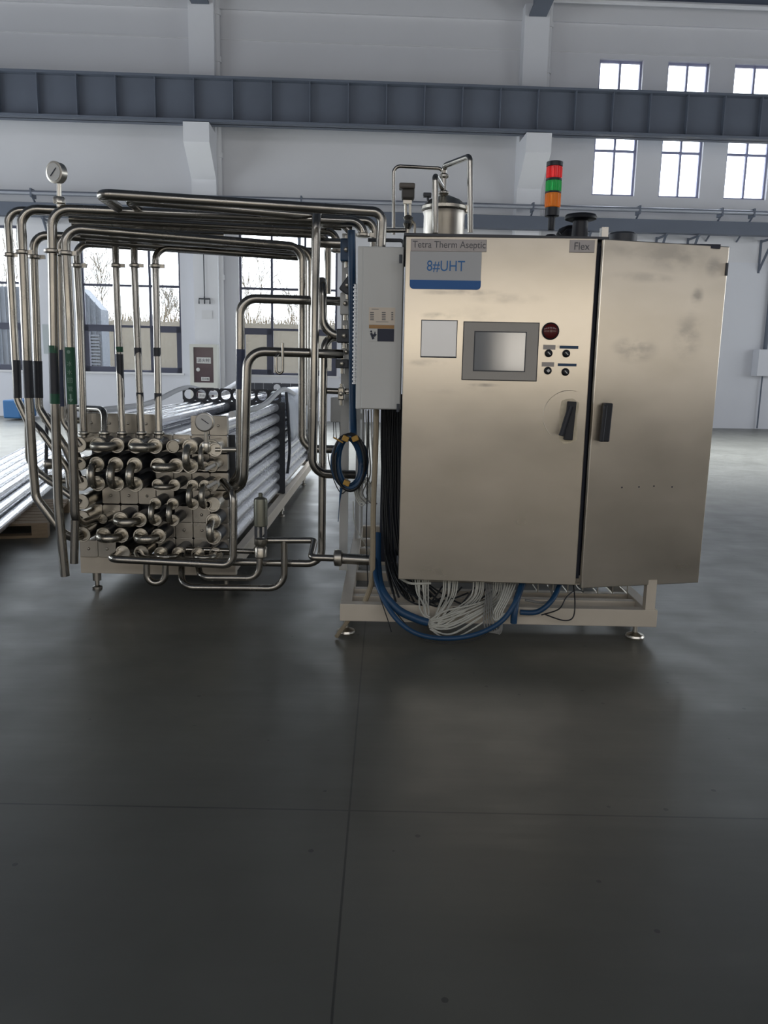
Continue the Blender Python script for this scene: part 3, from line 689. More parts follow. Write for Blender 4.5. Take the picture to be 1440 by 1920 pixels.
# gauge on A
g0 = at(111, 388, 4.45); gc = at(107, 324, 4.45)
g = thing('pressure_gauge', g0, 'round glycerine pressure gauge standing on top of the front overhead pipe at left', 'gauge')
gd = Vector((-.38, -.92, -.05)).normalized()
MB().cyl(g0, at(111, 345, 4.45), .012, 12).obj('stem', FLANGE, g)
MB().lathe(at(111, 376, 4.45), [(.024, -.018), (.033, -.014), (.033, .008), (.026, .018)], n=8).obj('union_nut', FLANGE, g)
c_ = MB().lathe(gc, [(.045, -.025), (.052, -.02), (.052, .012), (.055, .014), (.055, .022), (.045, .024)], gd, 30).obj('case', FLANGE, g)
MB().lathe(gc, [(.044, .0245), (.044, .026)], gd, 30).obj('dial_face', DIAL, g)
MB().box(gc+gd*.028, (.055, .002, .005), M=Matrix.Rotation(-.4, 3, 'Z')@Matrix.Rotation(-.75, 3, 'Y')).obj('needle', INK, g)
# b
Zb = at(40, 391, 4.6).z
pipe([hz(660, 4.9, Zb), hz(39, 4.6, Zb), at(54, 745, 4.6), at(62, 875, 4.6), at(67, 932, 4.6), at(128, 1012, 4.6), at(152, 1004, 4.7)], R1, .09,
     'pipe second from the left whose lower end sweeps diagonally in to the bottom left flange', [(at(42, 473, 4.6), ZU)], [sl(51.5, 676, 54.5, 746, 4.6, TAPE)])
Za = at(15, 393, 4.75).z
pipe([hz(640, 5.1, Za), hz(14, 4.75, Za), at(33, 750, 4.75), at(53, 792, 4.75), at(54, 860, 4.75), at(70, 885, 4.75), at(152, 943, 4.72)], .022, .08,
     'outermost left pipe with dark tape, kinking inward halfway down', [(at(19, 478, 4.75), ZU)], [sl(30.5, 675, 33.3, 746, 4.75, TAPE)])
Zc = at(62, 440, 4.7).z
pipe([at(583, 862, 5.05), hz(583, 5.05, Zc), hz(62, 4.7, Zc), at(73, 765, 4.7), at(122, 838, 4.7), at(152, 905, 4.72)], .0235, .08,
     'pipe third from the left under the overhead run, taped dark, bending diagonally toward the flanges', [(at(66, 482, 4.7), ZU)], [sl(70.5, 677, 72.6, 746, 4.7, TAPE)])
pipe([at(60, 792, 4.85), at(78, 810, 4.8), at(128, 880, 4.8), at(132, 930, 4.8), at(153, 975, 4.72)], .02, .08, 'short diagonal pipe running behind the left drop pipes down to the exchanger flanges')
Zf = at(112, 438, 4.72).z
pipe([hz(590, 5.2, Zf), hz(110, 4.72, Zf), at(118, 790, 4.72), at(152, 836, 4.72)], .018, .08,
     'thin pipe just right of the gauge pipe, wrapped in blue-grey tape', [(at(112, 477, 4.72), ZU)], [sl(114.5, 656, 117, 762, 4.72, TAPEB)])
pipe([at(118, 745, 4.85), at(124, 800, 4.85), at(152, 868, 4.72)], .016, .06, 'short thin pipe behind the green taped pipe leading to the second left flange')
# e: the green-taped pipe
Ze = at(122, 427, 4.45).z
E_ = pipe([at(645, 843, 4.98), at(567, 841, 4.98), hz(567, 4.98, Ze), hz(121, 4.45, Ze), at(130, 600, 4.45), at(136, 800, 4.45), at(141, 985, 4.45), at(185, 972, 4.72)], R1, .085,
     'pipe with green lettered tape, running overhead and dropping again beside the tall right pipes', [(at(124, 475, 4.45), ZU)], [sl(131, 651, 135.5, 758, 4.45, GREEN)])
MB().cyl(at(141, 975, 4.45), at(139, 1056, 4.45), R1*.9, 14).obj('drain_end', PIPE, E_)
for i, ch in enumerate('冰水回管'):
    y = 682+i*15.6; q = at(131.8+i*.75+.3, y, 4.45); text(ch, .026, GREENTXT, E_, q+Vector((0.004, -R1*1.1, 0)), facing(0), 'tape_lettering', depth=.0008)
q = at(135.5, 752, 4.45)+Vector((0.003, -R1*1.12, 0)); MB().add([q+Vector(v) for v in ((-.005, 0, .04), (.005, 0, .04), (.005, 0, .012), (.013, 0, .012), (0, 0, -.006), (-.013, 0, .012), (-.005, 0, .012))], [(0, 1, 2, 6), (5, 6, 2, 3, 4)]).obj('arrow_mark', GREENTXT, E_)
q = at(131.2, 660, 4.45)+Vector((0.003, -R1*1.12, 0)); MB().lathe(q, [(.010, 0), (.010, .0008)], (0, -1, 0), 14).obj('spot_mark', GREENTXT, E_)
Z2 = at(142, 455, 4.85).z
pipe([at(579, 760, 5.3), hz(577, 5.3, Z2), hz(142, 4.85, Z2), at(150, 600, 4.82), at(157, 811, 4.80)], .0215, .08, 'pipe dropping to the first top flange of the exchanger, left of the window', [(at(146, 498, 4.83), ZU)])
Z3 = at(217, 452, 4.9).z
pipe([hz(400, 4.95, Z3+.02), hz(216, 4.9, Z3+.02), at(217, 500, 4.88), at(229, 811, 4.80)], .0205, .05, 'drop pipe in front of the left window, nearest its left side, with long dark tape', [(at(218, 498, 4.88), ZU)],
     [sl(223.5, 650, 224, 660, 4.84, GREEN), sl(224, 664, 226.8, 745, 4.83, TAPE)])
pipe([hz(420, 4.95, Z3+.05), hz(251, 4.9, Z3+.05), at(252, 500, 4.88), at(265, 811, 4.80)], .0205, .05, 'drop pipe in front of the left window, middle one of the three', [(at(253, 498, 4.88), ZU)],
     [sl(258.2, 652, 258.9, 668, 4.84, TAPE), sl(262, 736, 262.6, 751, 4.82, TAPE)])
Z4 = at(292, 463, 4.9).z
pipe([hz(572, 5.25, Z4), hz(291, 4.9, Z4), at(293, 560, 4.87), at(298, 811, 4.80)], .021, .08, 'drop pipe before the left window, nearest its right side, elbowed at the top', [(at(292, 499, 4.89), ZU)],
     [sl(294.3, 652, 294.6, 668, 4.84, TAPE), sl(296.2, 737, 296.6, 751, 4.82, TAPE)])
pipe([at(140, 765, 5.05), at(196, 768, 4.85), at(196, 811, 4.80)], .0205, .07, 'short elbow pipe curving down onto the second top flange of the exchanger')
# rows between tiers (overhead run)
for i, (Zo, y0, y1, x0, x1, lab) in enumerate(((ZA, 4.75, 5.0, 130, 632, 'overhead pipe directly behind the gauge pipe, ending in a down elbow'), (ZA, 4.9, 5.15, 135, 615, 'overhead pipe, last one of the upper tier'),
                                              (Ze-.005, 4.62, 5.12, 150, 560, 'overhead pipe directly behind the green taped one in the lower tier'), (Ze-.02, 4.75, 5.25, 160, 560, 'overhead pipe in the middle of the lower tier'))):
    a_ = hz(x0, y0, Zo); b_ = hz(x1, y1, Zo)
    pts = [a_, b_] if i != 0 else [a_, b_, b_+Vector((0, 0, -.11))]
    if i == 3: pts = [a_, b_]
    if i == 1: pts = [a_, b_, b_+Vector((.0, 0, -.35))]
    pipe(pts, .0225, .07, lab, [(pts[-1], ZU)] if i == 0 else [])
# T1, T2 hairpins on top
ZT = at(716, 398, 4.36).z; YL = 4.04
e1 = hz(186, YL, ZT)
pipe([at(713, 480, 4.36), hz(717, 4.36, ZT), e1, at(221, 389, 4.40)], R1, .05, 'topmost overhead pipe, hooked at its left end and turning down beside the grey box')
ZT2 = at(593, 399, 4.52).z; e2 = hz(238, 4.28, ZT2)
pipe([hz(702, 4.75, ZT2)+Vector((0, 0, -.25)), hz(702, 4.75, ZT2), e2, at(262, 391, 4.55)], .024, .06, 'overhead pipe just below the topmost one, also hooked at its left end')
pipe([at(665, 890, 4.60), at(586, 888, 4.52), at(593, 397, 4.52), at(593, 397, 4.52)+Vector((.0, .5, .0))], .0255, .09, 'tall pipe in front of the right bends, rising above all overhead pipes but two')
# right-hand verticals
pipe([at(604, 528, 4.95), at(604, 528, 4.62), at(606, 628, 4.62), at(672, 630, 4.62)], .026, .09, 'J-shaped pipe left of the blue hose, curving from upright to level')
Zv = at(603, 1057, 4.6).z
pipe([at(655, 634, 4.75), at(607, 632, 4.6), at(603, 1057, 4.6), hz(268, 4.6, Zv), at(261, 1036, 4.72)], .0225, .085, 'long pipe dropping almost to the floor then running left under the exchanger front')
pipe([at(224, 1036, 4.74), at(206, 1048, 4.53), at(437, 1060, 4.5), at(438, 925, 4.5), at(418, 903, 4.72)], .0225, .06, 'pipe looping along the foot of the exchanger front and up its right corner')
pipe([at(642, 565, 4.75), at(450, 559, 4.6), at(451, 885, 4.6), at(430, 915, 4.74)], .0255, .09, 'tall upside-down U pipe, the outer of two between exchanger and valves', (), [sl(451, 655, 451, 730, 4.6, TAPEB)])
pipe([at(642, 664, 4.6), at(464, 658, 4.46), at(457, 905, 4.46), at(425, 930, 4.70)], .0255, .095, 'shorter upside-down U pipe, the inner of two, crossing the middle window', (), ())
pipe([at(522, 664, 4.42), at(518, 668, 4.40), at(518, 700, 4.40), at(530, 700, 4.40), at(530, 643, 4.40)], .0075, .018, 'small U-shaped hook hanging on the level pipe before the middle window', name='pipe_hook')
pipe([at(598, 455, 4.8), at(645, 457, 4.8)], .028, 0, 'short thick level pipe at the top of the dark valves')
pipe([at(660, 440, 4.9), at(648, 425, 4.9), at(620, 415, 4.95)], .02, .05, 'short curved pipe end behind the blue hose top')
pipe([at(598, 732, 4.62), at(668, 735, 4.62)], .017, 0, 'thin level pipe with a clamp halfway up the post', [(at(643, 734, 4.62), (1, 0, 0))])
pipe([at(593, 664, 4.7), at(642, 666, 4.7)], .02, 0, 'short level pipe stub joining the inner U pipe to the valves')
pipe([at(697, 432, 4.9), at(760, 432, 4.9)], .013, 0, 'thin level pipe above the grey box'); pipe([at(690, 450, 4.6), at(757, 451, 4.6), at(757, 500, 4.6)], .01, .02, 'thin dark tube frame above the grey box', mt=DARK)
# bottom pipework
pipe([at(275, 1052, 4.62), at(275, 1093, 4.62), at(310, 1093, 4.62), at(310, 1052, 4.62)], .02, .055, 'small U loop pipe hanging below the exchanger frame')
pipe([at(487, 1040, 4.5), at(486, 1084, 4.5), at(377, 1083, 4.5), at(366, 1040, 4.7)], .0185, .07, 'low pipe curving from the safety valve back under the exchanger')
P4 = pipe([at(500, 1013, 4.5), at(590, 1013, 4.5), at(583, 1045, 4.32), at(690, 1049, 4.32)], .019, .025, 'pipe stepping sideways from the safety valve to the large clamp at the skid', [])
MB().lathe(at(636, 1046, 4.32), [(.03, -.03), (.045, -.024), (.048, 0), (.045, .012), (.03, .02)], (1, 0, 0), 20).obj('clamp', STEELD, P4)
MB().cyl(at(640, 1047, 4.32), at(692, 1050, 4.32), .03, 16).obj('adaptor', PIPE, P4)
pipe([at(533, 1014, 4.5), at(533, 1103, 4.5), at(340, 1101, 4.5), at(341, 1040, 4.7)], .0195, .09, 'lowest pipe of all, running level beneath the exchanger frame')
pipe([at(480, 1034, 4.7), at(350, 1030, 4.74)], .016, 0, 'thin level pipe behind the safety valve foot')
# safety valve
v0 = at(489, 1046, 4.46)
sv = thing('safety_valve', v0, 'upright cylindrical safety valve with open yoke in front of the tube bundle', 'valve')
def yv(y): return at(489, y, 4.46)
MB().lathe(yv(1046), [(.02, 0), (.036, .01), (.036, .06), (.028, .07), (.036, .08), (.036, yv(1010).z-v0.z), (.022, yv(1008).z-v0.z)]).obj('lower_body', PIPED, sv)
mb = MB()
for dx in (-.028, .028):
    mb.box((yv(996).x+dx, 4.46, yv(996).z), (.012, .03, .085))
mb.cyl(yv(1010), yv(985), .008, 8); mb.obj('yoke', DARK, sv)
h_ = yv(935).z-yv(985).z
MB().lathe(yv(985), [(.034, -.004), (.039, 0), (.039, h_-.01), (.036, h_), (.024, h_+.006), (.012, h_+.012), (.012, h_+.03), (.006, h_+.034)]).obj('spring_housing', mat('green_grey_steel', (.20, .20, .16), .4, .7), sv)

# ------------------------------------------------------------------ MACHINE SKID
SX0, SX1, SY0, SY1, SZ0, SZ1 = -.222, 1.45, 4.05, 6.2, .075, .168
sk = thing('machine_skid', (.6, 4.9, 0), 'stainless base frame on round feet under the control cabinets', 'frame')
RAIL = mat('satin_frame_steel', (.60, .54, .45), .5, .1, noise=.12, nscale=5)
MB().bb(SX0, SX1, SY0, SY0+.06, SZ0, SZ1).obj('front_rail', RAIL, sk, smooth=False, bev=.003)
for x in (SX0, SX1-.06): MB().bb(x, x+.06, SY0+.06, SY1, SZ0, SZ1).obj('side_rail', RAIL, sk, smooth=False, bev=.003)
MB().bb(SX0+.06, SX1-.06, SY1-.06, SY1, SZ0, SZ1).obj('rear_rail', RAIL, sk, smooth=False, bev=.003)
for y in (4.24, 4.38, 4.75, 5.15, 5.4, 5.7): MB().bb(SX0+.06, SX1-.06, y, y+.05, SZ0+.03, SZ1-.01).obj('cross_rail', RAIL, sk, smooth=False, bev=.003)
for (x, y) in ((-.19, 4.08), (1.355, 4.10), (-.19, 6.1), (1.36, 6.1)):
    MB().lathe((x, y, 0), [(.045, 0), (.05, .008), (.046, .018), (.02, .028), (.013, .032), (.013, SZ0+.01)], n=22).obj('foot', FLANGE, sk)
pt = at(648, 1068, 4.78)
for (x, y, z1) in ((at(647, 760, 4.78).x, 4.78, 2.14), (1.41, 4.08, .33), (at(912, 425, 5.0).x, 5.0, 2.17), (1.38, 5.3, 2.0), (-.19, 6.15, 1.2)):
    MB().box((x, y, (z1+SZ1)/2), (.05, .05, z1-SZ1)).obj('post', GREYBOX if z1 > 1 else RAIL, sk, smooth=False)
MB().box(at(1132, 440, 4.5), (.035, .05, .07)).obj('bracket', STEEL, sk, smooth=False)
mb = MB()
for z in (.20, .235): mb.cyl((.75, 4.45, z), (1.38, 4.45, z), .004, 6)
for i in range(8): x = .78+i*.083; mb.tube([(x, 4.3, .235), (x, 4.3, .185), (x, 4.45, .185), (x, 4.45, .235)], .0035, 6)
mb.cyl((.75, 4.3, .235), (1.38, 4.3, .235), .004, 6); mb.obj('wire_tray', FLANGE, sk)
# rod lying by the left foot
tag(MB().cyl((-.235, 3.98, .012), (-.165, 4.09, .085), .011, 8).obj('loose_rod', BROWN), 'short brown rod leaning on the left round foot of the skid', 'rod')

# ------------------------------------------------------------------ CONTROL CABINET
C0, C1 = .09, 1.655; ZB, ZTOP = .33, 2.022
cab = thing('control_cabinet', (.87, 4.3, ZB-.0), 'large two-door stainless control cabinet with touch screen and sign', 'cabinet')
mb = MB(); mb.bb(C0, C0+.004, 4.09, 4.6, ZB, ZTOP); mb.bb(C1-.03, C1-.01, 4.19, 4.6, ZB, ZTOP); mb.bb(C0, C1-.03, 4.56, 4.6, ZB, ZTOP)
mb.bb(C0, C1-.03, 4.1, 4.56, ZTOP-.02, ZTOP); mb.bb(C0, C1-.03, 4.25, 4.56, ZB, ZB+.02); mb.bb(C0+.9, C0+.96, 4.12, 4.5, ZB, ZTOP)
mb.obj('body', DARKIN, cab, smooth=False)
MB().bb(C0-.02, C1-.6, 4.02, 4.6, ZTOP, ZTOP+.012).obj('top_gasket', DARK, cab, smooth=False)
# left door
LA0, LA1 = Vector((.080, 4.035, 0)), Vector((.992, 3.985, 0)); LD = (LA1-LA0).normalized(); LN = Vector((LD.y, -LD.x, 0)); LANG = math.atan2(LD.y, LD.x)
def dp(px, py, off=0, A0=LA0, NN=LN): return plane(px, py, A0+NN*off, NN)
def dbox(px0, py0, px1, py1, o0, o1, A0=LA0, DD=LD, NN=LN, ang=LANG, mb=None):
    ym = (py0+py1)/2; xm = (px0+px1)/2
    c = dp(xm, ym, o1, A0, NN); wd = (dp(px1, ym, o1, A0, NN)-dp(px0, ym, o1, A0, NN)).length; ht = dp(xm, py0, o1, A0, NN).z-dp(xm, py1, o1, A0, NN).z
    return (mb or MB()).box(c-NN*((o1-o0)/2), (wd, o1-o0, ht), ang)
def blob(A0, NN, px, py, rx, ry, am):
    c = dp(px, py, 0, A0, NN); return (c.x, c.z, rx, ry, am)
lblobs = [blob(LA0, LN, *b_) for b_ in ((880, 548, .16, .02, .7), (820, 548, .10, .015, .5), (825, 592, .10, .02, .9), (800, 680, .12, .02, .6), (905, 722, .09, .012, .8), (950, 560, .2, .03, .35), (1060, 650, .06, .012, .6), (880, 590, .2, .05, .25), (850, 730, .25, .03, .2))]
org_c = Vector((.87, 4.3, ZB))
def shiftb(bl): return [(x-org_c.x, z-org_c.z, rx, rz, am) for (x, z, rx, rz, am) in bl]
DSL = door_steel('door_sheet_left', shiftb(lblobs), 0)
ht = ZTOP-.312; lw = (LA1-LA0).length
ld = MB().box((LA0+LA1)/2+Vector((0, 0, .312+ht/2))-LN*.0125, (lw, .025, ht), LANG).obj('door', DSL, cab, smooth=False, bev=.004)
for py in (485, 765, 1050):
    q = dp(756 if py < 700 else 751, py, .0); MB().cyl(q+Vector((-.012, .012, -.02)), q+Vector((-.012, .012, .02)), .008, 8).obj('hinge', DARK, ld)
# square blanking plate
dbox(790, 601, 856, 669, 0, .006).obj('blanking_plate', mat('satin_plate', (.66, .66, .66), .42, 1), ld, smooth=False, bev=.002)
dbox(789, 600, 857, 671, 0, .002).obj('plate_seal', DARK, ld, smooth=False)
dbox(867, 604, 1009, 714.5, 0, .004).obj('panel_seal', DARK, ld, smooth=False)
dbox(868.5, 605.5, 1007.5, 713, 0, .012).obj('touch_panel', HMI, ld, smooth=False, bev=.002)
dbox(888, 621.5, 986, 697, .011, .013).obj('screen_rim', DARK, ld, smooth=False)
dbox(890, 623.5, 984, 695, .012, .014).obj('screen', SCREEN, ld, smooth=False)
c = dp(1032, 621, 0); rd = 15.5/F*4.05
MB().lathe(c, [(rd, 0), (rd, .008), (rd*.9, .012), (rd*.86, .010)], LN, 28).obj('lamp_bezel', BLACK, ld)
MB().lathe(c, [(rd*.86, .006), (rd*.84, .012), (rd*.6, .017), (rd*.2, .019)], LN, 28).obj('red_lens', REDL, ld)
for (x, y, whi) in ((1028.5, 662.5, 0), (1061.5, 663, 0), (1027, 695, 1), (1060, 697.5, 0)):
    c = dp(x, y, 0); rr = 7/F*4.05
    kb = MB().lathe(c, [(rr, 0), (rr, .006), (rr*.75, .009), (rr*.65, .02), (rr*.5, .022)], LN, 20).obj('selector_knob', BLACK, ld)
    mk = MB(); mk.box(c+LN*.023, (rr*1.0 if not whi else rr*.7, .002, rr*.22 if not whi else rr*.7), M=Matrix.Rotation(LANG, 3, 'Z')@Matrix.Rotation(.8, 3, 'Y')); mk.obj('knob_mark', WHITE, ld)
for (x0, y0, x1, y1, m2) in ((1018.5, 646.5, 1041.5, 655.5, NAMEP), (1016, 679, 1039, 687.5, NAMEP), (1049.5, 648.5, 1084.5, 653.8, INK), (1046, 681.5, 1081, 686.8, INK)):
    if m2 is INK: m2 = BLUE
    dbox(x0, y0, x1, y1, 0, .003).obj('label_strip', m2, ld, smooth=False)
# nameplates and the 8#UHT sign
dbox(770, 448.5, 912.5, 471.5, 0, .004).obj('name_plate', NAMEP, ld, smooth=False, bev=.001)
text('Tetra Therm Aseptic', (dp(910, 460)-dp(773.5, 460)).length, INKG, ld, dp(842, 460.5, .0045), facing(LANG), 'name_lettering', height=.041)
dbox(1068, 450, 1115, 473.5, 0, .004).obj('name_plate', NAMEP, ld, smooth=False, bev=.001)
text('Flex', (dp(1105.5, 461)-dp(1077, 461)).length, INKG, ld, dp(1091.5, 461.5, .0045), facing(LANG), 'name_lettering', height=.034)
# sign with rounded lower corners
def rrect(px0, py0, px1, py1, o0, o1, rad, top=False):
    a_ = dp(px0, py0, o0); b_ = dp(px1, py1, o0); wd = (dp(px1, (py0+py1)/2, o0)-dp(px0, (py0+py1)/2, o0)).length; x0 = dp(px0, (py0+py1)/2, o0)
    z1_ = dp((px0+px1)/2, py0, o0).z; z0_ = dp((px0+px1)/2, py1, o0).z; poly = []
    for k in range(5): a = PI+k*PI/8; poly.append((rad+rad*math.cos(a), z0_+rad+rad*math.sin(a)))
    for k in range(5): a = 1.5*PI+k*PI/8; poly.append((wd-rad+rad*math.cos(a), z0_+rad+rad*math.sin(a)))
    poly += [(wd, z1_), (0, z1_)]
    base = Vector((x0.x, x0.y, 0)); return MB().prism([base+LD*u_+Vector((0, 0, z_)) for u_, z_ in poly], LN*(o1-o0))
rrect(768.5, 472, 902, 542.5, .0005, .004, .018).obj('sign_plate', SIGN, ld, smooth=False)
rrect(768.5, 525.5, 901.5, 542.5, .004, .0045, .018).obj('sign_stripe', BLUEP, ld, smooth=False)
text('8#UHT', (dp(871.5, 499)-dp(800.5, 499)).length, BLUET, ld, dp(836, 499.5, .0046), facing(LANG), 'sign_lettering', height=.054)
# rotary handle, sealant and worn arc
mb = MB(); c = dp(1066, 789, 0); poly = []
rnd = random.Random(4)
for k in range(22):
    a = 2*PI*k/22; ca, sa = math.cos(a), math.sin(a); m_ = max(abs(ca)/.044, abs(sa)/.116); rr = 1/m_*.96
    poly.append(c+LD*(ca*rr*(1+rnd.uniform(-.12, .12)))+Vector((0, 0, sa*rr*(1+rnd.uniform(-.05, .05)))))
mb.prism(poly, LN*.003).obj('sealant', mat('old_sealant', (.72, .64, .48), .8, noise=.2, nscale=60), ld, smooth=False)
sh = math.radians(2.5)
MB().box(dp(1068.5, 789, .014), (.043, .028, .19), M=Matrix.Rotation(LANG, 3, 'Z')@Matrix.Rotation(sh, 3, 'Y')).obj('handle_base', BLACK, ld, smooth=False, bev=.004)
MB().tube([dp(1070, 762, .035), dp(1061, 790, .045), dp(1052, 817, .055)], (lambda i: (.013, .014, .0125)[i]), 10).obj('handle_lever', BLACK, ld)
arc = [dp(1066, 780, .001)+LD*(math.cos(a)*.125)+Vector((0, 0, math.sin(a)*.125)) for a in [math.radians(75+k*6) for k in range(27)]]
MB().tube(arc, (lambda i: .0006+.0012*abs(math.sin(i*.35))), 5).obj('worn_arc', mat('scratched_steel', (.85, .80, .70), .5, 1), ld)
# right door
RA0, RA1 = Vector((1.018, 3.965, 0)), Vector((1.680, 4.125, 0)); RD = (RA1-RA0).normalized(); RN = Vector((RD.y, -RD.x, 0)); RANG = math.atan2(RD.y, RD.x)
rblobs = [blob(RA0, RN, *b_) for b_ in ((1190, 655, .13, .07, .8), (1290, 630, .09, .13, .55), (1307, 555, .04, .06, .7), (1340, 500, .06, .06, .6), (1260, 480, .22, .09, .45), (1180, 470, .15, .05, .3), (1210, 520, .2, .03, .35), (1140, 760, .05, .05, .6), (1120, 820, .03, .08, .4))]
DSR = door_steel('door_sheet_right', shiftb(rblobs), 7)
rw = (RA1-RA0).length
rd_ = MB().box((RA0+RA1)/2+Vector((0, 0, .302+(2.016-.302)/2))-RN*.0125, (rw, .025, 2.016-.302), RANG).obj('door', DSR, cab, smooth=False, bev=.004)
MB().box(dp(1136, 792, .016, RA0, RN), (.046, .03, .19), M=Matrix.Rotation(RANG, 3, 'Z')@Matrix.Rotation(math.radians(2), 3, 'Y')).obj('handle', BLACK, rd_, smooth=False, bev=.006)
MB().box(dp(1131, 794, .035, RA0, RN), (.02, .02, .18), M=Matrix.Rotation(RANG, 3, 'Z')@Matrix.Rotation(math.radians(3), 3, 'Y')).obj('handle_lever', BLACK, rd_, smooth=False, bev=.006)
for (x, y) in ((1166, 914), (1198, 913), (1226, 911.5), (1260, 913)):
    MB().lathe(dp(x, y, 0, RA0, RN), [(.0045, 0), (.0045, .001)], RN, 10).obj('rivet_hole', DARK, rd_)
q = dp(1358, 505, 0, RA0, RN); MB().cyl(q+Vector((.012, .0, -.03)), q+Vector((.012, .0, .03)), .007, 8).obj('hinge', DARK, rd_)
MB().bb(1.662, 1.682, 4.18, 4.24, at(1350, 790, 4.2).z, at(1353, 641, 4.2).z).obj('edge_strip', mat('blue_strip', (.10, .13, .25), .4), cab, smooth=False)
MB().bb(C0+.88, C1-.64, 4.02, 4.1, ZB+.01, ZTOP-.02).obj('door_post', DARKIN, cab, smooth=False)

# ---- top-of-cabinet things
# signal tower
c = at(1033, 438, 4.35); c.z = ZTOP+.0
def zt_at(y): return at(1033, y, 4.35).z
st = thing('signal_tower', c, 'red, green and amber signal light stack standing on the cabinet top', 'signal light')
def ringp(y0, y1, r, m2, nm, par=st, rib=0):
    z0_, z1_ = zt_at(y1), zt_at(y0); mb = MB(); cc = Vector((c.x, c.y, z0_)); h = z1_-z0_
    mb.lathe(cc, [(r*.9, 0), (r, h*.06), (r, h*.94), (r*.9, h)], n=24); return mb.obj(nm, m2, par)
MB().lathe(c, [(.062, 0), (.062, .02), (.052, .045), (.03, .062), (.02, .07)]).obj('mounting_base', BLACK, st)
ringp(400, 432, .018, BLACK, 'stem'); ringp(389, 406, .037, BLACK, 'collar')
for (y0, y1, m2, nm) in ((361.5, 390, LA, 'amber_lens'), (338.5, 360.5, LG, 'green_lens'), (312, 336, LR, 'red_lens')):
    l_ = ringp(y0, y1, .0385, m2, nm)
ringp(359.5, 363, .041, BLACK, 'spacer'); ringp(335, 339.5, .041, BLACK, 'spacer'); ringp(303.5, 313, .0415, BLACK, 'cap')
for (y0, y1, m2) in ((364, 388, LA), (340, 359, LG), (314, 334, LR)):
    mb = MB()
    for k in range(12):
        a = 2*PI*k/12; mb.cyl((c.x+.0385*math.cos(a), c.y+.0385*math.sin(a), zt_at(y1)), (c.x+.0385*math.cos(a), c.y+.0385*math.sin(a), zt_at(y0)), .003, 5)
    mb.obj('lens_rib', m2, st)
# black mushroom vent
c2 = at(1087, 438, 4.5); c2.z = ZTOP; q = at(1087, 407, 4.5).z-ZTOP
vt = thing('mushroom_vent', c2, 'black mushroom-shaped cap on a thick stem on the cabinet top', 'vent')
MB().lathe(c2, [(.052, -.005), (.045, .02), (.040, q-.02)]).obj('stem', BLACK, vt); MB().lathe(c2+Vector((0, 0, q-.02)), [(.06, 0), (.083, .008), (.086, .018), (.08, .03), (.04, .036)], n=30).obj('cap', BLACK, vt)
tag(MB().lathe(at(1062, 450, 4.75), [(.06, 0), (.06, .03), (.045, .06), (.02, .072)]).obj('black_dome', BLACK), 'low black dome between the signal tower and the mushroom cap', 'dome')  # plain black dome, function unknown
q = at(1167, 441, 5.0); tag(MB().lathe(q, [(.085, -.3), (.085, -.0), (.07, .012), (.03, .018)]).obj('cylinder_top', DARK), 'dark round drum top showing just above the right cabinet door', 'cylinder')  # round top of a dark cylinder, function unknown
tag(MB().tube(fillet([at(1050, 438, 4.6), at(1062, 426, 4.6), at(1080, 425, 4.6), at(1085, 438, 4.6)], .04), .01, 8).obj('cable_gland_loop', BLACK), 'short black cable arching between the signal tower and mushroom cap', 'cable')

# vessel behind the cabinet
TY = 5.1; tc_ = at(833, 410, TY)
tk = thing('balance_vessel', (tc_.x, TY, SZ1), 'round steel vessel with domed clamped lid rising behind the control cabinet', 'tank')
def tz(y): return at(833, y, TY).z
TR = 39/F*5.2
MB().lathe((tc_.x, TY, SZ1), [(TR*.5, 0), (TR*.9, .15), (TR*.92, .2), (TR*.92, tz(405)-SZ1), (TR*.97, tz(398)-SZ1)], n=36).obj('body', STEELD, tk)
MB().lathe((tc_.x, TY, tz(397)), [(TR*.98, 0), (TR*1.04, .008), (TR*1.04, .025), (TR*.95, .035), (TR*.7, .065), (TR*.35, .085), (.03, .092)], n=36).obj('lid', PIPED, tk)
MB().box((tc_.x+TR*1.02, TY-.03, tz(393)), (.03, .04, .045)).obj('lid_clamp', FLANGE, tk, smooth=False, bev=.004)
MB().box(at(801, 366, TY), (.05, .04, .025)).obj('clamp_knob', DARK, tk, smooth=False, bev=.005); MB().cyl(at(801, 366, TY), at(803, 378, TY), .008).obj('clamp_screw', DARK, tk)
MB().lathe((tc_.x-.01, TY, tz(378)), [(.03, 0), (.022, .02), (.022, .035), (.034, .045), (.034, .055), (.018, .065), (.018, .13), (.03, .14), (.03, .15), (.018, .16), (.018, tz(325)-tz(378))], n=18).obj('neck_pipe', PIPE, tk)
pipe([at(738, 440, 5.1), at(738, 311, 5.1), at(831, 316, 5.1), at(832, 332, 5.1)], .0105, .04, 'thin tall pipe arching from left to the vessel neck')
pipe([at(832, 330, 5.1), at(833, 311, 5.1), at(881, 293, 4.8), at(882, 436, 4.8)], .0165, .03, 'pipe rising from the vessel neck and turning down at its right')
pipe([at(829, 352, 5.1), at(816, 330, 4.75), at(816, 437, 4.75)], .0175, .028, 'pipe hooking from the vessel neck down in front of the vessel')
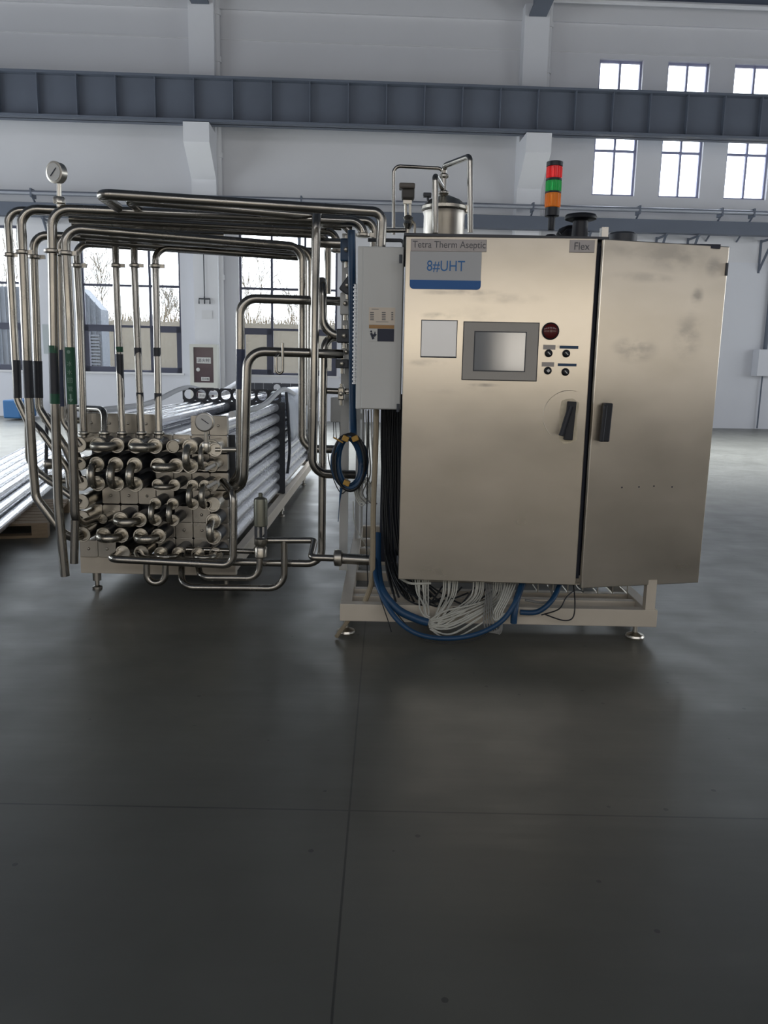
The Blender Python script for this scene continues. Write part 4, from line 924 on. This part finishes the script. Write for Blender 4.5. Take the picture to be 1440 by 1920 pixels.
# level transmitter
q = at(765, 440, 4.9)
tr = thing('level_transmitter', q, 'dark square-headed transmitter on a steel stem left of the vessel', 'sensor')
MB().box(at(765, 361, 4.9), (.075, .07, .085)).obj('head', mat('sensor_brown', (.06, .055, .05), .5), tr, smooth=False, bev=.012)
MB().box(at(763, 350, 4.88), (.092, .08, .03)).obj('head_cover', mat('sensor_cover', (.13, .115, .10), .5), tr, smooth=False, bev=.008)
mb = MB(); mb.cyl(at(760, 378, 4.9), at(761, 412, 4.9), .008); mb.cyl(at(769, 378, 4.9), at(769, 412, 4.9), .008); mb.box(at(764, 379, 4.9), (.05, .03, .02)); mb.lathe(at(765, 420, 4.9), [(.014, -.03), (.03, 0), (.02, .02), (.03, .035), (.012, .05)]); mb.cyl(at(764, 450, 4.9), at(764, 405, 4.9), .012)
mb.tube(fillet([at(768, 410, 4.9), at(778, 420, 4.9), at(777, 440, 4.9)], .03), .008, 8); mb.obj('stem', PIPED, tr)

# ------------------------------------------------------------------ SMALL GREY BOX with placard
GY = 4.12
g0 = at(672, 461, GY); g1 = at(757, 461, GY); gb = at(711, 768, GY).z; GX0, GX1 = at(668.5, 620, GY).x, at(755, 620, GY).x
gz1 = at(713, 461.5, GY).z
gbx = thing('terminal_box', ((GX0+GX1)/2, GY+.1, gb), 'tall narrow grey enamel electrical box with a placard beside the control cabinet', 'electrical box')
MB().bb(GX0, GX1, GY+.012, GY+.22, gb, gz1).obj('body', GREYBOX, gbx, smooth=False, bev=.005)
MB().bb(GX0+.028, GX1-.004, GY, GY+.012, gb+.004, gz1-.004).obj('door', GREYBOX, gbx, smooth=False, bev=.003)
def gbox(x0, y0, x1, y1, o0, o1):
    a_ = at(x0, y0, GY-o1); c_ = at(x1, y1, GY-o1); xm = at((x0+x1)/2, (y0+y1)/2, GY-o1).x; wd = (x1-x0)/F*GY*1.0
    return MB().bb(xm-wd/2, xm+wd/2, GY-o1, GY-o0, c_.z, a_.z)
pl = gbox(692.5, 576, 740, 609, 0, .002).obj('placard', OFFW, gbx, smooth=False)
mb = MB()
for cx_, cw in ((697.5, 7), (719.5, 7), (735.5, 3.6)):
    for r_ in range(5): y = 586+r_*3.4; mb2 = gbox(cx_-cw/2, y-.8, cx_+cw/2, y+.8, .002, .0026); mb.add(mb2.v, mb2.f)
for (x0, x1, y) in ((697, 710, 579.5), (705, 728, 603.5)): mb2 = gbox(x0, y-.5, x1, y+.6, .002, .0026); mb.add(mb2.v, mb2.f)
mb.obj('placard_print', INKG, pl, smooth=False)
gbox(692.5, 609, 738.5, 616.5, 0, .002).obj('warning_strip', ORANGE, gbx, smooth=False)
gbox(692.5, 616.5, 708, 640.5, 0, .002).obj('pictogram_field', GREYBOX, gbx, smooth=False); gbox(708, 616.5, 738.5, 640.5, 0, .002).obj('warning_text_field', INK, gbx, smooth=False)
mb = MB(); q = at(696, 621.5, GY-.003); mb.lathe(q, [(.005, 0), (.005, .001)], (0, -1, 0), 10); mb.box(at(698, 630, GY-.003), (.012, .001, .032), M=Matrix.Rotation(-.4, 3, 'Y')); mb.box(at(702.5, 628, GY-.003), (.014, .001, .016), M=Matrix.Rotation(.7, 3, 'Y')); mb.box(at(703, 624, GY-.003), (.005, .001, .012)); mb.obj('pictogram', INK, gbx)
# narrow blue-black panel edge beside it
# corrugated white hose on its left edge
zc0, zc1 = at(666, 720, 4.2).z, at(668, 533, 4.2).z; xc0, xc1 = at(664.5, 720, 4.2).x, at(667, 533, 4.2).x
path = []; n_ = 200
for i in range(n_+1):
    f_ = i/n_; path.append(Vector((xc0+(xc1-xc0)*f_, 4.2, zc0+(zc1-zc0)*f_)))
o = MB().tube(path, (lambda i: .0125 if (i % 8) < 4 else .007), 12).obj('corrugated_hose', mat('white_hose', (.85, .85, .85), .3)); tag(o, 'white ribbed spiral hose running up the left edge of the grey box', 'hose')
# blue hose column
o = MB().tube(smooth_curve([at(659, 432, 4.52), at(660, 500, 4.52), at(661, 640, 4.52), at(661, 730, 4.52), at(662, 800, 4.46), at(664, 822, 4.4)], 6), .0215, 12).obj('blue_hose', BLUE); tag(o, 'thick blue hose bundle hanging straight down left of the grey box', 'hose')
# pneumatic valves on the post
def vbox(name, px, py, Y, sz, rot, label, extra=None, m2=DARK):
    c_ = at(px, py, Y); t_ = thing(name, c_-Vector((0, 0, sz[2]/2)), label, 'valve')
    MB().box(c_, sz, M=Matrix.Rotation(rot, 3, 'Y')).obj('body', m2, t_, smooth=False, bev=.006)
    mb = MB(); mb.lathe(c_+Vector((0, -sz[1]/2, 0)), [(.013, 0), (.013, .012), (.006, .016)], (0, -1, 0), 10)
    mb.cyl(c_, c_+Vector((0, 0, -sz[2]*.5-.03)), .012, 10); mb.cyl(c_, c_+Vector((0, 0, sz[2]*.5+.02)), .010, 10)
    mb.obj('actuator_stem', PIPED, t_); return t_
vbox('pneumatic_valve', 650, 470, 4.62, (.065, .08, .12), 0, 'dark boxy valve at the top of the post left of the blue hose', m2=BLUE)
vbox('pneumatic_valve', 652, 536, 4.60, (.06, .06, .085), .6, 'black diamond-tilted valve head on the post left of the blue hose')
vbox('pneumatic_valve', 648, 570, 4.66, (.06, .06, .12), 0, 'grey valve body just below the tilted black valve head', m2=GREYBOX)
vbox('pneumatic_valve', 646, 630, 4.58, (.085, .07, .075), 0, 'black valve where the J-shaped pipe meets the post')
vbox('pneumatic_valve', 650, 660, 4.64, (.055, .06, .09), 0, 'grey-brown valve body below the J-shaped pipe', m2=GREYBOX)
vbox('pneumatic_valve', 642, 682, 4.6, (.075, .07, .05), 0, 'black valve between the two lower level pipes')
vbox('pneumatic_valve', 640, 738, 4.58, (.035, .05, .07), 0, 'small black valve on the thin level pipe halfway up the post', m2=PIPED)
# small background junction box behind the post
a_ = at(620, 700, 5.6); c_ = at(648, 792, 5.6)
jb2 = thing('junction_box', ((a_.x+c_.x)/2, 5.65, c_.z), 'small grey box with hanging wires behind the post', 'electrical box')
MB().bb(a_.x, c_.x, 5.6, 5.75, c_.z, at(630, 745, 5.6).z).obj('body', GREYBOX, jb2, smooth=False, bev=.004)
MB().bb(c_.x, -.16, 5.68, 5.72, c_.z+.02, c_.z+.06).obj('bracket', GREYBOX, jb2, smooth=False)
MB().cyl((-.19, 5.70, SZ1), (-.19, 5.70, c_.z+.25), .02).obj('stand_pole', GREYBOX, jb2)
mb = MB()
for k, x in enumerate((625, 629, 637, 640)): mb.tube([at(x, 790, 5.62), at(x+1, 812, 5.62), at(x+(k % 2)*2, 822, 5.62)], .003, 5)
mb.obj('hanging_wire', CABLEK, jb2)

# ------------------------------------------------------------------ CABLES
def cable(pts, r, mt, label, group=None, name='cable', cat='cable', n=8, seg=7):
    return tag(MB().tube(smooth_curve([at(*p) for p in pts], seg), r, n).obj(name, mt), label, cat, group)
# coil
t = thing('cable_coil', at(655, 920, 4.35), 'oval coil of dark blue and black hoses hanging by the post', 'cable coil')
cc = at(656, 866, 4.33)
for i in range(7):
    rx = (28+random.uniform(-8, 6))/F*4.4; rz = (50+random.uniform(-8, 4))/F*4.4; ox = random.uniform(-.008, .008); yo = random.uniform(-.045, .035); tl = random.uniform(-.05, .15)
    pts = []
    for k in range(28):
        a = 2*PI*k/28; x = rx*math.cos(a); z = rz*math.sin(a); pts.append(cc+Vector((ox+x*math.cos(tl)-z*math.sin(tl), yo+.01*math.sin(a*2+i), z*math.cos(tl)+x*math.sin(tl))))
    mb = MB().tube(pts, .016 if i < 4 else .007, 8, closed=True); mb.obj('hose_loop' if i < 4 else 'cable_loop', BLUE if i < 4 else CABLEK, t)
for (px, py) in ((648, 822), (666, 822), (650, 905)):
    q = at(px, py, 4.28); MB().box(q, (.035, .05, .028), M=Matrix.Rotation(.4 if px < 660 else -.4, 3, 'Y')).obj('tape', YEL, t, smooth=False, bev=.004)
MB().tube([at(625, 820, 4.27), at(643, 830, 4.27)], .004, 6).obj('zip_tie', YEL, t)
MB().tube(smooth_curve([at(640, 915, 4.3), at(637, 940, 4.3), at(634, 978, 4.3)]), (lambda i: max(.002, .009*(1-i/16))), 8).obj('hose_tail', BLUE, t)
cable([(615, 850, 4.5), (618, 870, 4.45), (628, 905, 4.4), (640, 925, 4.4), (650, 918, 4.4)], .003, CABLEK, 'thin black cable sagging to the left of the hose coil')
# beige conduit
cable([(706, 768, 4.25), (704, 850, 4.2), (700, 950, 4.15), (699, 1050, 4.12), (696, 1095, 4.12), (684, 1128, 4.12)], .0145, BROWN, 'beige ribbed conduit dropping from the grey box to the skid rail', name='conduit')
# black vertical cables
for i in range(16):
    x = 716+i*2.4+random.uniform(-1, 1); xe = 735+i*5+random.uniform(-5, 5); yy = 1105+random.uniform(0, 30)
    cable([(x, 760, 4.4), (x+random.uniform(-4, 4), 860, 4.4), (x+random.uniform(-3, 8), 970, 4.35), (x+8+i*.8, 1060, 4.3), (xe+4, yy, 4.22)], random.choice((.004, .005, .0065)), CABLEK,
          ORD[i]+' black cable from the left in the curtain beside the control cabinet', 'black cables beside the control cabinet')
mb = MB(); p = at(728, 760, 4.5); MB_ = MB().bb(at(714, 900, 4.5).x, C0-.002, 4.46, 4.56, .3, 1.25); tag(MB_.obj('cable_duct', DARKIN, smooth=False), 'dark upright cable duct behind the black cables left of the cabinet', 'duct')
for i in range(5):
    x = 681+i*5; cable([(x, 768, 4.35), (x-1+random.uniform(-3, 3), 830, 4.35), (x+random.uniform(-4, 4), 890, 4.35), (x-8+random.uniform(-6, 6), 925, 4.35), (x+6, 945, 4.35)], .0035, CABLEW if i % 2 else CABLEG,
          ORD[i]+' thin pale cable from the left dangling below the grey box', 'pale cables below the grey box')
for i in range(4):
    cable([(662+i*4, 905, 4.4), (668+i*3, 935, 4.38), (680+i*4, 948-i*5, 4.36), (694, 920+i*6, 4.34), (690-i*3, 895, 4.36)], .0035, CABLEW, 'tangled pale cable end below the hose coil', 'tangled pale cable ends')
cable([(662, 940, 4.4), (666, 985, 4.4), (690, 1030, 4.4), (697, 1060, 4.4)], .0025, CABLEW, 'single thin white wire slanting over the skid opening')
cable([(690, 770, 4.3), (689, 900, 4.3), (687, 1000, 4.3), (690, 1110, 4.3)], .003, CABLEK, 'straight thin black cable left of the beige conduit')
# blue trunk hoses
cable([(708, 1000, 4.3), (708, 1060, 4.2), (716, 1105, 4.02), (745, 1142, 3.97), (780, 1160, 3.96), (802, 1167, 3.96)], .021, BLUE, 'thick blue hose sweeping under the cabinet into the white cables', name='blue_hose', cat='hose', n=12)
cable([(703, 1030, 4.3), (706, 1090, 4.05), (735, 1150, 3.94), (775, 1185, 3.91), (830, 1197, 3.91), (890, 1190, 3.92), (940, 1165, 3.94), (968, 1125, 3.98), (978, 1090, 4.08)], .013, BLUE, 'long blue hose sagging lowest beneath all the white cables', name='blue_hose', cat='hose', n=12)
cable([(983, 1085, 4.1), (970, 1120, 4.02), (965, 1145, 3.98), (963, 1168, 3.98)], .018, BLUE, 'stout blue hose end dropping in front of the skid rail', name='blue_hose', cat='hose', n=12)
cable([(1052, 1090, 4.12), (1035, 1125, 4.02), (1008, 1147, 4.0), (975, 1148, 4.0)], .014, BLUE, 'blue hose curving from the gap between the doors', name='blue_hose', cat='hose', n=12)
cable([(700, 1080, 4.2), (716, 1130, 3.98), (728, 1165, 3.95), (734, 1185, 3.95)], .003, CABLEK, 'thin black cable end hanging below the skid rail at left')
cable([(1075, 1095, 4.1), (1078, 1130, 4.0), (1074, 1158, 3.98), (1055, 1163, 3.98), (1022, 1152, 3.98)], .0035, CABLEK, 'thin black cable looped over the rail under the right door')
cable([(1095, 1110, 4.15), (1080, 1106, 4.12), (1062, 1120, 4.05), (1048, 1142, 4.0), (1015, 1153, 3.98)], .0035, CABLEK, 'thin black cable curving beside the looped one under the doors')
cable([(1030, 1098, 4.15), (1036, 1118, 4.12), (1022, 1130, 4.08), (985, 1125, 4.06)], .007, CABLEG, 'short grey cable curved behind the blue hoses')
cable([(752, 1085, 4.15), (772, 1094, 4.1), (808, 1093, 4.1)], .0075, CABLEW, 'stubby white cable poking sideways from the cabinet bottom')
cable([(720, 1120, 4.0), (780, 1190, 3.92), (830, 1206, 3.9), (890, 1200, 3.92), (925, 1180, 3.95)], .003, CABLEK, 'thin black cable following the lowest blue hose')
# black messy loops under cabinet
for i in range(10):
    x0 = 700+i*4; cable([(722+i*6, 1030, 4.32), (735+i*6, 1080, 4.2), (760+i*8, 1120+random.uniform(-8, 8), 4.1), (800+i*9, 1150-random.uniform(0, 25), 4.05), (830+i*12, 1110+random.uniform(-12, 5), 4.12)], .0045, CABLEK,
          'black cable in the tangle behind the white cables under the cabinet', 'black cables tangled under the cabinet')
# white strands
def strand(x, xe, ye, sag_, lab, grp, j):
    x += random.uniform(-1, 1); sag_ += random.uniform(-5, 5); ye += random.uniform(-3, 3); w1 = random.uniform(-7, 7)
    Y0 = 4.1; y0 = 1084 + (x-780)*.05
    cable([(x, y0, Y0), (x+(xe-x)*.06+w1*.3, y0+28, Y0-.02), (x+(xe-x)*.38+w1, y0+(ye-y0)*.72+sag_*.5, 4.0-j*.004), (x+(xe-x)*.75, ye+sag_, 3.965), (xe, ye, 3.96+j*.002)], .0042, CABLEW, lab, grp, n=6)
for i in range(7): strand(779+i*4, 806, 1160+i*2.4, -3, ORD[i]+' white cable from the left in the leftmost bunch hanging under the cabinet', 'white cables, leftmost bunch', i)
for i in range(7): strand(832+i*4.2, 806, 1160+i*2.2, -1, ORD[i]+' white cable from the left in the second bunch from the left under the cabinet', 'white cables, second bunch', i)
for i in range(6): strand(889+i*3.8, 808, 1163+i*2.4, -6+i, ORD[i]+' white cable from the left in the third bunch from the left under the cabinet', 'white cables, third bunch', i)
for i in range(11): strand(926+i*3.9, 806, 1165+i*1.4, -12+i*2.6, ORD[i]+' white cable from the left in the rightmost wide bunch under the cabinet', 'white cables, rightmost bunch', i)
for i in range(5):
    cable([(948+i*5, 1092, 4.08), (940+i*4, 1120, 4.0), (925+i*4, 1150, 3.97), (930+i*3, 1163, 3.95), (945+i*2, 1150, 3.97)], .004, CABLEW, ORD[i]+' from the left of the white cables hooking back up beside the bunches', 'white cables hooking back up')
for i in range(5):
    cable([(912+i*3, 1095, 4.08), (910+i*3, 1130, 4.0), (907+i*5, 1165, 3.95), (915+i*5, 1184+i, 3.94), (935+i*1.5, 1180, 3.94), (940, 1160, 3.96)], .0032, CABLEG, ORD[i]+' from the left of the thin grey cable loops right of the white bunches', 'grey cable loops under the cabinet')

# ------------------------------------------------------------------ PALLET with spare tubes at left
pd = Vector((-.235, 1, 0)).normalized(); px_ = Vector((pd.y, -pd.x, 0)); PC = atz(90, 1008, 0); PC = Vector((PC.x, PC.y, 0))
pang = math.atan2(-pd.x, pd.y)
pa = thing('wooden_pallet', PC, 'weathered wooden pallet on the floor at the left edge under the spare tubes', 'pallet')
def pbox(mb, u0, u1, v0, v1, z0, z1): # u left(-) , v back
    c_ = PC+px_*((u0+u1)/2)+pd*((v0+v1)/2)+Vector((0, 0, (z0+z1)/2)); return mb.box(c_, (abs(u1-u0), abs(v1-v0), z1-z0), pang)
for v in (0, .55, 1.1): mb = MB(); pbox(mb, -1.6, 0, v, v+.1, 0, .02); mb.obj('bottom_board', WOOD, pa, smooth=False)
for v in (0, .55, 1.1):
    for u in (-1.6, -.85, -.12): mb = MB(); pbox(mb, u, u+.12, v, v+.1, .02, .1); mb.obj('block', WOOD, pa, smooth=False)
for i in range(9): mb = MB(); pbox(mb, -1.6, 0, i*.135, i*.135+.11, .1, .12); mb.obj('deck_board', WOOD, pa, smooth=False)
for layer in range(3):
    for j in range(7 - layer):
        u = -.28-j*.105-layer*.05; zz = .165+layer*.088; v0_ = -2.2+random.uniform(-.2, .3)
        a_ = PC+px_*u+pd*v0_+Vector((0, 0, zz)); b_ = PC+px_*u+pd*(4.2+random.uniform(-.2, .3))+Vector((0, 0, zz))
        tag(MB().cyl(a_, b_, .045, 12).obj('spare_tube', SHELL), ORD[j]+' spare steel tube from the right in the '+('bottom', 'middle', 'top')[layer]+' layer on the pallet', 'tube', ('spare tubes, bottom layer', 'spare tubes, middle layer', 'spare tubes, top layer')[layer])
